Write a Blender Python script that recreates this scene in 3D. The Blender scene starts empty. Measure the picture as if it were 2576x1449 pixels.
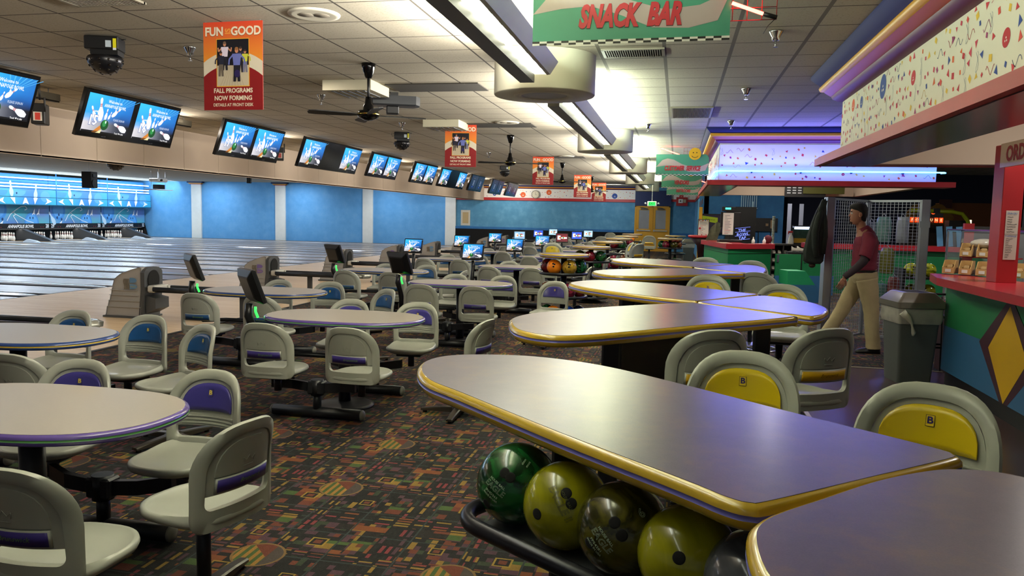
import bpy, bmesh, math, random
from mathutils import Vector, Matrix
random.seed(7)
C = bpy.context.scene.collection
PI = math.pi
sc = bpy.context.scene
# ---------------------------------------------------------------- camera
CH = 1.57
def cam_axes(yaw, pitch, roll):
    f = Vector((math.sin(yaw)*math.cos(pitch), math.cos(yaw)*math.cos(pitch), math.sin(pitch)))
    r = Vector((math.cos(yaw), -math.sin(yaw), 0)); u = r.cross(f)
    r2 = math.cos(roll)*r + math.sin(roll)*u; u2 = -math.sin(roll)*r + math.cos(roll)*u
    return r2, u2, f
cam = bpy.data.cameras.new('camera'); camo = bpy.data.objects.new('camera', cam); C.objects.link(camo)
_r, _u, _f = cam_axes(-.2072, -.0913, .021)
camo.matrix_world = Matrix(((_r.x, _u.x, -_f.x, 0), (_r.y, _u.y, -_f.y, 0), (_r.z, _u.z, -_f.z, CH), (0, 0, 0, 1)))
cam.sensor_width = 36; cam.lens = 1961.8/2576*36; cam.clip_start = .05; cam.clip_end = 200
sc.camera = camo
sc.view_settings.view_transform = 'Standard'; sc.view_settings.look = 'None'
sc.view_settings.exposure = 0.20; sc.view_settings.gamma = 1; sc.view_settings.use_curve_mapping = False
# ---------------------------------------------------------------- world + room lamps
w = bpy.data.worlds.new('world'); sc.world = w; w.use_nodes = True
w.node_tree.nodes['Background'].inputs[0].default_value = (.80, .84, .90, 1)
w.node_tree.nodes['Background'].inputs[1].default_value = .10
def area(name, loc, aim, sx, sy, power, col, shape='RECTANGLE', spread=PI):
    l = bpy.data.lights.new(name, 'AREA'); l.shape = shape; l.size = sx; l.size_y = sy; l.energy = power; l.color = col; l.spread = spread
    o = bpy.data.objects.new(name, l); C.objects.link(o); o.location = loc
    o.rotation_euler = (Vector(aim)).to_track_quat('-Z', 'Y').to_euler(); return o
STRIPS = [(-3.5, .8), (1.0, 7.1), (8.62, 13.9), (15.3, 20.5), (22.0, 26.9), (28.6, 33.0)]
GREENW = (.88, 1.0, .78)
for a, b in STRIPS[1:]:       # fluorescent strips down the middle of the room: light thrown up and to the right, some down
    area('strip_lamp_up', (-1.03, (a+b)/2, 2.93), (.42, 0, 1), b-a-.1, .12, 28*(b-a), GREENW)
    area('strip_lamp_side', (-1.47, (a+b)/2, 2.86), (-1, 0, .42), b-a-.1, .10, 20*(b-a), (1, .95, .84))
    area('strip_lamp_left_up', (-1.44, (a+b)/2, 2.90), (-.85, 0, .9), b-a-.1, .10, 26*(b-a), (1, .95, .86))
    area('strip_lamp_down', (-1.34, (a+b)/2, 2.76), (-.12, 0, -1), b-a-.1, .10, (4 if a > 0 else 1)*(b-a), (.95, 1, .86))
for y in (8.5, 15.5, 22.5, 29.5, 36):          # added fill lamps that brighten the seating, no fittings there
    for x in (-4.3, -7.4):
        area('seating_fill', (x, y, 3.145), (0, 0, -1), .22, .22, 7, (1, .87, .72), 'DISK')
for y0, y1 in ((4, 8.3), (11.1, 12.0), (14.6, 15.6), (18, 19.4), (21.5, 22.9), (25, 26.3), (28.5, 29.8), (32, 33.2)):   # slim channel fittings beside the score displays
    area('channel_lamp', (-8.42, (y0+y1)/2, 2.99), (-.85, 0, .12), y1-y0, .08, 10*(y1-y0)**.5, (1, .93, .86)); area('channel_lamp_up', (-8.28, (y0+y1)/2, 3.0), (.75, 0, .35), y1-y0, .10, 9*(y1-y0)**.5, (1, .88, .74))
for x, y, e in ((3.4, 4.5, 16), (3.4, 7.2, 32), (2.2, 15.6, 40), (2.2, 18.0, 40), (2.4, 22.5, 60), (5.5, 16.5, 35), (1.4, 11.6, 14), (6.0, 12, 30)):   # fill lamps added over the snack counter, the desk and the walkway
    area('desk_fill', (x, y, 3.145), (0, 0, -1), .22, .22, e, (1, .93, .84), 'DISK')
for y in (6, 12.5, 19, 25.5, 32, 38):                # cool fill added to brighten the lanes and the approach
    for x in (-12.2, -15, -20, -25):
        area('lane_fill', (x, y, 3.145), (0, 0, -1), 1.2, .6, 24 if x > -13 else 46 if x > -16 else 62, (.84, .91, 1.0))
area('wall_wash', (-8.3, 37.6, 3.1), (0, 1, -.75), 1.2, .2, 42, (1, .97, .9)); area('wall_wash', (-3.2, 36.6, 3.1), (0, 1, -.6), 1.2, .2, 40, (.9, .97, 1))
# ---------------------------------------------------------------- materials
def lin(h):
    if isinstance(h, (tuple, list)): return tuple(h)[:3]
    h = h.lstrip('#'); o = []
    for i in (0, 2, 4):
        c = int(h[i:i+2], 16)/255; o.append(c/12.92 if c <= .04045 else ((c+.055)/1.055)**2.4)
    return tuple(o)
_M = {}
def mat(name, col, rough=.5, metal=0, var=.06, scale=6, bump=0, emit=0, alpha=1, coat=0):
    if name in _M: return _M[name]
    m = bpy.data.materials.new(name); m.use_nodes = True; nt = m.node_tree; N = nt.nodes; L = nt.links
    p = N['Principled BSDF']; c = lin(col)
    tc = N.new('ShaderNodeTexCoord'); nz = N.new('ShaderNodeTexNoise'); nz.inputs['Scale'].default_value = scale; nz.inputs['Detail'].default_value = 4
    L.new(tc.outputs['Object'], nz.inputs['Vector'])
    mx = N.new('ShaderNodeMix'); mx.data_type = 'RGBA'
    mx.inputs[6].default_value = tuple(min(1, k*(1-var)) for k in c)+(1,); mx.inputs[7].default_value = tuple(min(1, k*(1+var)) for k in c)+(1,)
    L.new(nz.outputs['Fac'], mx.inputs[0]); L.new(mx.outputs[2], p.inputs['Base Color'])
    p.inputs['Roughness'].default_value = rough; p.inputs['Metallic'].default_value = metal
    if coat: p.inputs['Coat Weight'].default_value = coat
    if emit:
        p.inputs['Emission Color'].default_value = c+(1,); p.inputs['Emission Strength'].default_value = emit
    if alpha < 1: p.inputs['Alpha'].default_value = alpha
    if bump:
        b = N.new('ShaderNodeBump'); b.inputs['Strength'].default_value = bump; b.inputs['Distance'].default_value = .01
        n2 = N.new('ShaderNodeTexNoise'); n2.inputs['Scale'].default_value = scale*12; L.new(tc.outputs['Object'], n2.inputs['Vector'])
        L.new(n2.outputs['Fac'], b.inputs['Height']); L.new(b.outputs['Normal'], p.inputs['Normal'])
    _M[name] = m; return m
def artmat(name, emit=0, rough=.6, k=1):
    if name in _M: return _M[name]
    m = bpy.data.materials.new(name); m.use_nodes = True; nt = m.node_tree; N = nt.nodes; L = nt.links
    p = N['Principled BSDF']; a = N.new('ShaderNodeVertexColor'); a.layer_name = 'Col'
    p.inputs['Roughness'].default_value = rough
    if emit:
        L.new(a.outputs[0], p.inputs['Emission Color']); p.inputs['Emission Strength'].default_value = emit
        p.inputs['Base Color'].default_value = (.01, .01, .012, 1); p.inputs['Roughness'].default_value = .25
    else: L.new(a.outputs[0], p.inputs['Base Color'])
    _M[name] = m; return m
# ---------------------------------------------------------------- mesh helper
class MB:
    def __init__(s): s.v = []; s.f = []; s.m = []; s.s = []; s.x = None; s.mi = 0
    def add(s, vs, fs, mi=None, sm=False):
        o = len(s.v); mi = s.mi if mi is None else mi
        for p in vs: s.v.append(tuple(s.x @ Vector(p)) if s.x else tuple(p))
        for f in fs: s.f.append([i+o for i in f]); s.m.append(mi); s.s.append(sm)
        return s
    def box(s, c, d, bev=0, mi=None, rz=0):
        x, y, z = c; a, b, h = d[0]/2, d[1]/2, d[2]/2
        if not bev:
            vs = [(i*a, j*b, k*h) for k in (-1, 1) for j in (-1, 1) for i in (-1, 1)]
            fs = [(0, 2, 3, 1), (4, 5, 7, 6), (0, 1, 5, 4), (1, 3, 7, 5), (3, 2, 6, 7), (2, 0, 4, 6)]
        else:
            e = min(bev, a*.9, b*.9, h*.9); vs = []
            for (ai, bi, z_) in ((a-e, b-e, -h), (a, b, -h+e), (a, b, h-e), (a-e, b-e, h)):
                ee = e if ai == a else 0
                q = [(-ai+ee, -bi), (ai-ee, -bi), (ai, -bi+ee), (ai, bi-ee), (ai-ee, bi), (-ai+ee, bi), (-ai, bi-ee), (-ai, -bi+ee)] if ee else \
                    [(-ai, -bi), (ai, -bi), (ai, -bi), (ai, bi), (ai, bi), (-ai, bi), (-ai, bi), (-ai, -bi)]
                vs += [(u, v, z_) for u, v in q]
            fs = [(7, 6, 5, 4, 3, 2, 1, 0), tuple(range(24, 32))]
            for l in range(3):
                for i in range(8): j = (i+1) % 8; fs.append((l*8+i, l*8+j, (l+1)*8+j, (l+1)*8+i))
        if rz:
            cs, sn = math.cos(rz), math.sin(rz); vs = [(u*cs-v*sn, u*sn+v*cs, t) for u, v, t in vs]
        return s.add([(u+x, v+y, t+z) for u, v, t in vs], fs, mi)
    def stack(s, loops, sm=True, cap0=True, cap1=True, mi=None, closed=True):
        n = len(loops[0]); vs = [p for l in loops for p in l]; fs = []
        for k in range(len(loops)-1):
            for i in range(n if closed else n-1):
                j = (i+1) % n; fs.append((k*n+i, k*n+j, (k+1)*n+j, (k+1)*n+i))
        o = len(s.v); s.add(vs, fs, mi, sm)
        if cap0: s.f.append([o+i for i in range(n)][::-1]); s.m.append(s.mi if mi is None else mi); s.s.append(False)
        if cap1: s.f.append([o+(len(loops)-1)*n+i for i in range(n)]); s.m.append(s.mi if mi is None else mi); s.s.append(False)
        return s
    def prism(s, poly, z0, z1, mi=None, sm=False): return s.stack([[(x, y, z0) for x, y in poly], [(x, y, z1) for x, y in poly]], sm, mi=mi)
    def lathe(s, prof, n=24, c=(0, 0, 0), mi=None, sm=True, cap=True):
        return s.stack([[(c[0]+r*math.cos(2*PI*i/n), c[1]+r*math.sin(2*PI*i/n), c[2]+z) for i in range(n)] for r, z in prof], sm, cap, cap, mi)
    def tube(s, path, r, n=8, mi=None, cap=True, close=False):
        P = [Vector(p) for p in path]; loops = []; up = Vector((0, 0, 1)); m = len(P); last = None
        for i, p in enumerate(P):
            if close: t = (P[(i+1) % m]-P[i-1]).normalized()
            else: t = (P[min(i+1, m-1)]-P[max(i-1, 0)]).normalized()
            a = last if last is not None else (up if abs(t.z) < .9 else Vector((1, 0, 0)))
            u = (a - t*a.dot(t)).normalized(); last = u; v = t.cross(u)
            rr = r[i] if isinstance(r, (list, tuple)) else r
            loops.append([tuple(p+u*rr*math.cos(2*PI*k/n)+v*rr*math.sin(2*PI*k/n)) for k in range(n)])
        if close: loops.append(loops[0]); cap = False
        return s.stack(loops, True, cap, cap, mi)
    def ball(s, c, r, n=20, mi=None, sq=(1, 1, 1)):
        loops = []; m = n//2
        for i in range(1, m):
            t = PI*i/m; loops.append([(c[0]+sq[0]*r*math.sin(t)*math.cos(2*PI*k/n), c[1]+sq[1]*r*math.sin(t)*math.sin(2*PI*k/n), c[2]-sq[2]*r*math.cos(t)) for k in range(n)])
        o = len(s.v); s.stack(loops, True, False, False, mi); e = len(s.v)
        s.add([(c[0], c[1], c[2]-r*sq[2]), (c[0], c[1], c[2]+r*sq[2])], [], mi)
        M_ = s.mi if mi is None else mi
        for k in range(n):
            s.f.append([e, o+(k+1) % n, o+k]); s.f.append([e+1, e-n+k, e-n+(k+1) % n]); s.m += [M_, M_]; s.s += [True, True]
        return s
    def build(s, name, mats, parent=None, loc=None):
        me = bpy.data.meshes.new(name); me.from_pydata(s.v, [], s.f)
        for m in (mats if isinstance(mats, (list, tuple)) else [mats]): me.materials.append(m)
        me.polygons.foreach_set('material_index', s.m); me.polygons.foreach_set('use_smooth', s.s)
        bm = bmesh.new(); bm.from_mesh(me); bmesh.ops.recalc_face_normals(bm, faces=bm.faces); bm.to_mesh(me); bm.free()
        me.update(); o = bpy.data.objects.new(name, me); C.objects.link(o)
        if parent: o.parent = parent
        if loc: o.location = loc
        return o
def sharp(o, ang=35):
    me = o.data
    try: me.set_sharp_from_angle(angle=math.radians(ang))
    except Exception: pass
    return o
def thing(name, label, cat, loc=(0, 0, 0), rz=0, group=None):
    o = bpy.data.objects.new(name, None); C.objects.link(o); o.location = loc; o.rotation_euler = (0, 0, rz); o.empty_display_size = .1
    o['label'] = label; o['category'] = cat
    if group: o['group'] = group
    return o
def tag(o, label, cat, group=None):
    o['label'] = label; o['category'] = cat
    if group: o['group'] = group
    return o
def struct(o): o['kind'] = 'structure'; return o
def dup(root, loc, rz, label, group=None, parent=None):
    r = root.copy(); C.objects.link(r); r.location = loc; r.rotation_euler = (0, 0, rz)
    r['label'] = label
    if group: r['group'] = group
    for ch in list(root.children):
        c = ch.copy(); C.objects.link(c); c.parent = r
        for g in ch.children:
            d = g.copy(); C.objects.link(d); d.parent = c
    return r
# ---------------------------------------------------------------- flat artwork (printed or lit pictures, lettering)
_T = {}
def textpoly(body, shear=0, bold=0, res=3, outline=0):
    k = (body, shear, bold, res, outline)
    if k in _T: return _T[k]
    cu = bpy.data.curves.new('t', 'FONT'); cu.body = body; cu.shear = shear; cu.offset = bold; cu.resolution_u = res
    cu.align_x = 'CENTER'; cu.align_y = 'CENTER'
    if outline: cu.fill_mode = 'NONE'; cu.bevel_depth = outline; cu.bevel_resolution = 0
    o = bpy.data.objects.new('t', cu); C.objects.link(o); bpy.context.view_layer.update()
    me = bpy.data.meshes.new_from_object(o.evaluated_get(bpy.context.evaluated_depsgraph_get()))
    vs = [tuple(v.co) for v in me.vertices]; fs = [tuple(p.vertices) for p in me.polygons]
    bpy.data.objects.remove(o); bpy.data.curves.remove(cu); bpy.data.meshes.remove(me)
    _T[k] = (vs, fs); return _T[k]
class Art:
    def __init__(s): s.v = []; s.f = []; s.c = []; s.l = 0
    def face(s, pts, col, layer=None, cols=None):
        o = len(s.v); L = s.l if layer is None else layer
        s.v += [(x, y, L) for x, y in pts]; s.f.append(tuple(range(o, o+len(pts)))); s.c.append([lin(k) for k in cols] if cols else [lin(col)]*len(pts))
    def rect(s, x0, y0, x1, y1, col, layer=None): s.face([(x0, y0), (x1, y0), (x1, y1), (x0, y1)], col, layer)
    def grid(s, x0, y0, x1, y1, nx, ny, fn, layer=None):
        for i in range(nx):
            for j in range(ny):
                q = [(i/nx, j/ny), ((i+1)/nx, j/ny), ((i+1)/nx, (j+1)/ny), (i/nx, (j+1)/ny)]
                s.face([(x0+a*(x1-x0), y0+b*(y1-y0)) for a, b in q], None, layer, [fn(a, b) for a, b in q])
    def disc(s, x, y, rx, ry, col, layer=None, n=20, a0=0, a1=2*PI): s.face([(x+rx*math.cos(a0+(a1-a0)*i/n), y+ry*math.sin(a0+(a1-a0)*i/n)) for i in range(n if a1-a0 > 6.2 else n+1)], col, layer)
    def line(s, pts, w_, col, layer=None):
        n = len(pts)
        for i in range(n-1):
            a = Vector(pts[i]); b = Vector(pts[i+1]); d = (b-a); 
            if d.length < 1e-6: continue
            q = Vector((-d.y, d.x)).normalized()*w_/2; s.face([tuple(a-q), tuple(b-q), tuple(b+q), tuple(a+q)], col, layer)
    def text(s, body, x, y, size, col, layer=None, sx=1, shear=0, bold=.01, rot=0, res=3, outline=0):
        vs, fs = textpoly(body, shear, bold, res, outline); L = s.l if layer is None else layer; c_, n_ = math.cos(rot), math.sin(rot); o = len(s.v)
        for a, b, _ in vs:
            a *= size*sx; b *= size; s.v.append((x+a*c_-b*n_, y+a*n_+b*c_, L))
        for f in fs: s.f.append(tuple(i+o for i in f)); s.c.append([lin(col)]*len(f))
    def pin(s, x, y, h, rot, col='#f2f2f4', layer=1, band='#b02030'):
        pr = [(0, .07), (.05, .1), (.2, .155), (.35, .16), (.5, .11), (.62, .06), (.72, .05), (.8, .065), (.9, .075), (.97, .05), (1, .02)]
        pts = [(-w_, t) for t, w_ in pr]+[(w_, t) for t, w_ in reversed(pr)]; c_, n_ = math.cos(rot), math.sin(rot)
        R = lambda a, b: (x+h*(a*c_-(b-.5)*n_), y+h*(a*n_+(b-.5)*c_))
        s.face([R(a, b) for a, b in pts], col, layer)
        if band:
            for t in (.63, .70): s.face([R(-.062, t), R(.062, t), R(.062, t+.035), R(-.062, t+.035)], band, layer+1)
    def build(s, name, org, U, V, m, parent=None, step=.0012):
        U = Vector(U); V = Vector(V); N = U.cross(V).normalized(); O = Vector(org)
        me = bpy.data.meshes.new(name); me.from_pydata([tuple(O+U*x+V*y+N*(l*step)) for x, y, l in s.v], [], s.f)
        at = me.color_attributes.new('Col', 'FLOAT_COLOR', 'CORNER'); k = 0
        buf = []
        for c in s.c:
            for q in c: buf += [q[0], q[1], q[2], 1]
        at.data.foreach_set('color', buf); me.materials.append(m)
        o = bpy.data.objects.new(name, me); C.objects.link(o)
        if parent: o.parent = parent
        return o
CONF = ['#c8323c', '#c83a50', '#e0662c', '#e8c23c', '#2c4a96', '#a0356e', '#d84a3a']
def confetti(a, x0, y0, x1, y1, dens=26, ballr=(.05, .09), seed=1, balls=.9, avoid=0):
    rnd = random.Random(seed); W = x1-x0; H = y1-y0; placed = []
    for i in range(int(W*H*balls)+1):
        r = rnd.uniform(*ballr); r = min(r, H*.3); x = x0+r+rnd.random()*(W-2*r); y = y0+r+rnd.random()*(H-2*r)
        if any(math.hypot(x-p[0], y-p[1]) < .35 for p in placed): continue
        placed.append((x, y)); c = rnd.choice(['#b8242e', '#e0622c', '#e2be3a', '#2e4f9a', '#b8246a', '#c8323c'])
        a.disc(x, y, r, r, c, 1)
        for dx, dy in ((-.2, -.3), (.22, -.3), (.02, .02)): a.disc(x+dx*r, y+dy*r, r*.12, r*.12, '#f4f0e6', 2, 8)
    n = int(W*H*dens); g = max(1, int(math.sqrt(n*W/H))); h_ = max(1, n//g)
    for i in range(g):
        for j in range(h_):
            x = x0+(i+rnd.uniform(.15, .85))*W/g; y = y0+(j+rnd.uniform(.2, .8))*H/h_; t = rnd.random()
            if any(math.hypot(x-p[0], y-p[1]) < .12 for p in placed): continue
            s_ = rnd.uniform(.016, .03); al = rnd.random()*6.3
            if y-s_*1.6 < y0 or y+s_*1.6 > y1: continue
            if t < .38: a.face([(x+s_*1.2*math.cos(al+k*2.1), y+s_*1.2*math.sin(al+k*2.1)) for k in (0, 1.15, 2)], rnd.choice(CONF), 1)
            elif t < .78: a.face([(x+s_*math.cos(al+k*PI/2+(.3 if k % 2 else 0)), y+s_*math.sin(al+k*PI/2)) for k in range(4)], rnd.choice(CONF), 1)
            elif t < .9:
                A = .03; pts = [(x+(k/8-.5)*.12, y+A*math.sin(k*.9+al)*(1 if k % 2 else .8)) for k in range(9)]
                if y-A > y0 and y+A < y1: a.line(pts, .005, rnd.choice(['#a05070', '#54607e', '#d0a860', '#b84a50']), 1)
            else:
                if y-.08 > y0 and y+.08 < y1:
                    pts = [(x+.018*math.sin(k)*(1.4 if k > 5 else .8), y+.06*math.cos(k*.55)) for k in range(12)]; a.line(pts, .003, '#8a93a4', 1)
# ================================================================ shader patterns of the room surfaces
class NB:
    def __init__(s, name, rough=.8):
        s.m = bpy.data.materials.new(name); s.m.use_nodes = True; s.nt = s.m.node_tree; s.p = s.nt.nodes['Principled BSDF']; s.p.inputs['Roughness'].default_value = rough
        tc = s.nt.nodes.new('ShaderNodeTexCoord'); s.co = tc.outputs['Object']
        sp = s.nt.nodes.new('ShaderNodeSeparateXYZ'); s.nt.links.new(s.co, sp.inputs[0]); s.X, s.Y, s.Z = sp.outputs
    def _in(s, sock, v):
        if hasattr(v, 'is_output'): s.nt.links.new(v, sock)
        else: sock.default_value = v
    def M(s, op, a, b=0, c=0):
        n = s.nt.nodes.new('ShaderNodeMath'); n.operation = op; s._in(n.inputs[0], a); s._in(n.inputs[1], b)
        if len(n.inputs) > 2: s._in(n.inputs[2], c)
        return n.outputs[0]
    def xyz(s, x, y, z=0):
        n = s.nt.nodes.new('ShaderNodeCombineXYZ'); s._in(n.inputs[0], x); s._in(n.inputs[1], y); s._in(n.inputs[2], z); return n.outputs[0]
    def noise(s, v, sc_, det=3, rough=.5):
        n = s.nt.nodes.new('ShaderNodeTexNoise'); s._in(n.inputs['Vector'], v); n.inputs['Scale'].default_value = sc_; n.inputs['Detail'].default_value = det; n.inputs['Roughness'].default_value = rough; return n.outputs['Fac']
    def white(s, v):
        n = s.nt.nodes.new('ShaderNodeTexWhiteNoise'); n.noise_dimensions = '3D'; s._in(n.inputs['Vector'], v); return n.outputs['Value']
    def ramp(s, f, stops, const=True):
        n = s.nt.nodes.new('ShaderNodeValToRGB'); r = n.color_ramp; r.interpolation = 'CONSTANT' if const else 'LINEAR'
        while len(r.elements) < len(stops): r.elements.new(.5)
        for e, (p, c) in zip(r.elements, sorted(stops, key=lambda q: q[0])): e.position = p; e.color = lin(c)+(1,)
        s._in(n.inputs[0], f); return n.outputs[0]
    def mix(s, f, a, b):
        n = s.nt.nodes.new('ShaderNodeMix'); n.data_type = 'RGBA'; s._in(n.inputs[0], f)
        for i, v in ((6, a), (7, b)):
            if hasattr(v, 'is_output'): s.nt.links.new(v, n.inputs[i])
            else: n.inputs[i].default_value = lin(v)+(1,)
        return n.outputs[2]
    def bump(s, h, st=.3, d=.01):
        b = s.nt.nodes.new('ShaderNodeBump'); b.inputs['Strength'].default_value = st; b.inputs['Distance'].default_value = d; s._in(b.inputs['Height'], h); s.nt.links.new(b.outputs['Normal'], s.p.inputs['Normal'])
    def out(s, col): s._in(s.p.inputs['Base Color'], col); return s.m
    def band(s, v, a, b): return s.M('MULTIPLY', s.M('GREATER_THAN', v, a), s.M('LESS_THAN', v, b))
def carpet():
    n = NB('patterned_carpet', .95); P = .907
    u = s_ = n.M('FRACT', n.M('DIVIDE', n.M('ADD', n.X, 20.42), P)); v = n.M('FRACT', n.M('DIVIDE', n.M('ADD', n.Y, 20.0), P))
    def cells(nu, nv, seed, stops): return n.ramp(n.white(n.xyz(n.M('FLOOR', n.M('MULTIPLY', u, nu)), n.M('FLOOR', n.M('MULTIPLY', v, nv)), seed)), stops)
    K, RU, GR, MU, PL, OR, DG = '#080708', '#74341f', '#48622a', '#97762a', '#553242', '#88481e', '#26332e'
    big = cells(11, 15, 1.5, [(0, K), (.36, RU), (.48, GR), (.60, PL), (.74, '#1c1512'), (.86, OR), (.95, MU)])
    small = cells(30, 22, 4.2, [(0, K), (.46, PL), (.60, '#33402a'), (.72, RU), (.84, MU), (.92, K)])
    pick = n.M('GREATER_THAN', n.white(n.xyz(n.M('FLOOR', n.M('MULTIPLY', u, 4.5)), n.M('FLOOR', n.M('MULTIPLY', v, 6.5)), 9.1)), .5)
    c = n.mix(pick, big, small)
    for (w_, o_, lo, hi, num) in ((u, v, .02, .17, 9), (v, u, .03, .16, 9), (u, v, .52, .60, 13), (v, u, .55, .62, 11)):    # plaid bands of dashes
        k = n.M('FRACT', n.M('MULTIPLY', n.M('SUBTRACT', w_, lo), 4/(hi-lo) if hi-lo > .1 else 2/(hi-lo)))
        dash = n.white(n.xyz(n.M('FLOOR', n.M('MULTIPLY', o_, num)), n.M('FLOOR', n.M('MULTIPLY', n.M('SUBTRACT', w_, lo), 4/(hi-lo))), lo*50))
        dc = n.ramp(dash, [(0, '#151312'), (.34, MU), (.5, PL), (.66, '#8a3038'), (.82, OR), (.92, DG)])
        gap = n.M('GREATER_THAN', n.M('FRACT', n.M('MULTIPLY', o_, num)), .22)
        dc = n.mix(n.M('MULTIPLY', gap, n.band(k, .3, .85)), K, dc)
        c = n.mix(n.band(w_, lo, hi), c, dc)
    for w_, at in ((u, .185), (u, .5), (v, .18), (v, .53), (u, .82), (v, .86)): c = n.mix(n.band(w_, at, at+.010), c, '#2c3a3c')
    for cx_, cy_, sc_ in ((.37, .36, 5.2), (.72, .74, 5.2), (.36, .78, 6.5), (.75, .33, 6.5)):                       # little framed squares
        d = n.M('MAXIMUM', n.M('ABSOLUTE', n.M('SUBTRACT', u, cx_)), n.M('ABSOLUTE', n.M('SUBTRACT', v, cy_))); d = n.M('MULTIPLY', d, sc_*4)
        c = n.mix(n.M('LESS_THAN', d, 1), c, K); c = n.mix(n.band(d, .78, 1), c, '#a8892f'); c = n.mix(n.M('LESS_THAN', d, .45), c, RU)
    du = n.M('SUBTRACT', u, .5); dv = n.M('SUBTRACT', v, .52); r = n.M('SQRT', n.M('ADD', n.M('MULTIPLY', du, du), n.M('MULTIPLY', dv, dv)))
    inner = n.ramp(n.M('FRACT', n.M('MULTIPLY', u, 22)), [(0, GR), (.5, '#a8792c')])
    inner = n.mix(n.M('GREATER_THAN', n.M('ADD', du, dv), .03), inner, RU); inner = n.mix(n.M('GREATER_THAN', du, .05), inner, '#4f4440')
    c = n.mix(n.M('LESS_THAN', r, .135), c, inner); c = n.mix(n.band(r, .124, .137), c, '#8a6a3a')
    f = n.noise(n.co, 220, 2); c = n.mix(n.M('MULTIPLY', f, .55), c, K)
    c = n.mix(.22, c, K); n.bump(f, .6, .006); return n.out(c)
def ceiling_tiles():
    n = NB('acoustic_ceiling_tile', .95)
    def edge(v, o, p, w_): 
        q = n.M('ABSOLUTE', n.M('SUBTRACT', n.M('FRACT', n.M('ADD', n.M('DIVIDE', n.M('SUBTRACT', v, o), p), 60.5)), .5)); return n.M('LESS_THAN', q, w_/p/2)
    sp = n.noise(n.co, 55, 3); c = n.mix(n.M('GREATER_THAN', sp, .60), '#b5ae9d', '#a49c8a')
    c = n.mix(n.M('MULTIPLY', n.noise(n.co, .45, 3), .35), c, '#a39a86')
    tile = n.white(n.xyz(n.M('FLOOR', n.M('DIVIDE', n.M('ADD', n.X, 5.067), .61)), n.M('FLOOR', n.M('DIVIDE', n.M('SUBTRACT', n.Y, 5.68), .578)))); c = n.mix(n.M('MULTIPLY', tile, .14), c, '#8b8474')
    wide = n.M('MULTIPLY', n.M('GREATER_THAN', n.X, -1.5), edge(n.X, -5.067, .61, .034))
    c = n.mix(edge(n.Y, 5.68, .578, .017), c, '#453f37'); c = n.mix(edge(n.X, -5.067, .61, .019), c, '#433e36'); c = n.mix(wide, c, '#6d665c')
    h = n.M('MAXIMUM', edge(n.Y, 5.68, .578, .024), edge(n.X, -5.067, .61, .024)); n.bump(sp, .25, .004); return n.out(c)
def wood(name, cols, plank=.0255, length=1.1, rough=.42, along='x', var=.5):
    n = NB(name, rough); a, b = (n.X, n.Y) if along == 'x' else (n.Y, n.X)
    row = n.M('FLOOR', n.M('DIVIDE', b, plank)); seg = n.M('FLOOR', n.M('ADD', n.M('DIVIDE', a, length), n.M('MULTIPLY', n.white(n.xyz(row, 0, 0)), 5)))
    c = n.ramp(n.white(n.xyz(row, seg, 1)), [(0, cols[0]), (.5, cols[1]), (1, cols[2])], False)
    g = n.noise(n.xyz(n.M('MULTIPLY', a, 1.5), n.M('MULTIPLY', b, 60), 0), 2, 4); c = n.mix(n.M('MULTIPLY', g, .25), c, cols[3]); return n.out(c)
def sponge(name, a, b, c_):
    n = NB(name, .75); f = n.noise(n.co, 2.2, 6, .65); return n.out(n.ramp(f, [(.3, a), (.52, b), (.75, c_)], False))
MCARPET = carpet(); MCEIL = ceiling_tiles()
MAPPR = wood('maple_approach', ('#d9b88c', '#e6c9a0', '#efd7b4', '#b08a58'))
MLANE = wood('lane_boards', ('#9c8468', '#a89074', '#b59e82', '#8e7350'), rough=.27)
MBLUE = sponge('sponge_painted_blue', '#5a9fd8', '#64a8e0', '#74b2e4'); MBLUED = sponge('sponge_painted_dark_blue', '#24609a', '#2b6ca6', '#3a7cb4')
MNAVY = mat('navy_paint', '#1b2c5a', .6); MBEIGE = mat('beige_panel', '#bfae9a', .8, scale=3); MCREAM = mat('cream_paint', '#e6e2cc', .7)
MRED = mat('red_paint', '#b3282c', .45, var=.10); MREDW = mat('worn_red_paint', '#a93a34', .5, var=.22, scale=3); MBLACK = mat('black_paint', '#0b0b0d', .5); MWHITE = mat('white_paint', '#e9ebe6', .6)
MYEL = mat('yellow_paint', '#d39a20', .4); MORNG = mat('orange_paint', '#a04a22', .4); MPURP = mat('purple_paint', '#5a2040', .45); MBLNEON = mat('blue_cornice_paint', '#141a5c', .75)
MGREY = mat('grey_plastic', '#4c4f50', .5); MDK = mat('dark_grey_metal', '#24262a', .38, .3); MCHR = mat('chrome', '#c9ccd0', .15, 1); MSTEEL = mat('galvanised_steel', '#a6acb2', .35, .8)
# ================================================================ room shell
def slab(name, x0, y0, x1, y1, z0, z1, m, parent=None): return MB().box(((x0+x1)/2, (y0+y1)/2, (z0+z1)/2), (x1-x0, y1-y0, z1-z0)).build(name, m, parent)
struct(slab('floor', -6.2, -4, 14, 40, -.1, 0, MCARPET))
struct(slab('floor_tile', 1.11, -4, 2.9, 9.03, .0, .004, mat('brown_floor_tile', '#43262a', .28, var=.12, scale=2)))
t = MB(); t.box((1.10, 2.5, .004), (.035, 13.06, .012)); t.box((2.0, 9.04, .004), (1.8, .03, .012)); struct(t.build('trim_1', mat('pale_floor_trim', '#c8bda4', .4, .3)))
struct(slab('floor_approach', -11.05, -4, -6.2, 40, -.1, .002, MAPPR)); struct(slab('floor_lanes', -34, -4, -11.05, 40, -.25, -.10, MBLACK))
struct(slab('trim_2', -6.235, -4, -6.185, 40, -.05, .012, mat('black_rubber_edge', '#161514', .6)))
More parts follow.
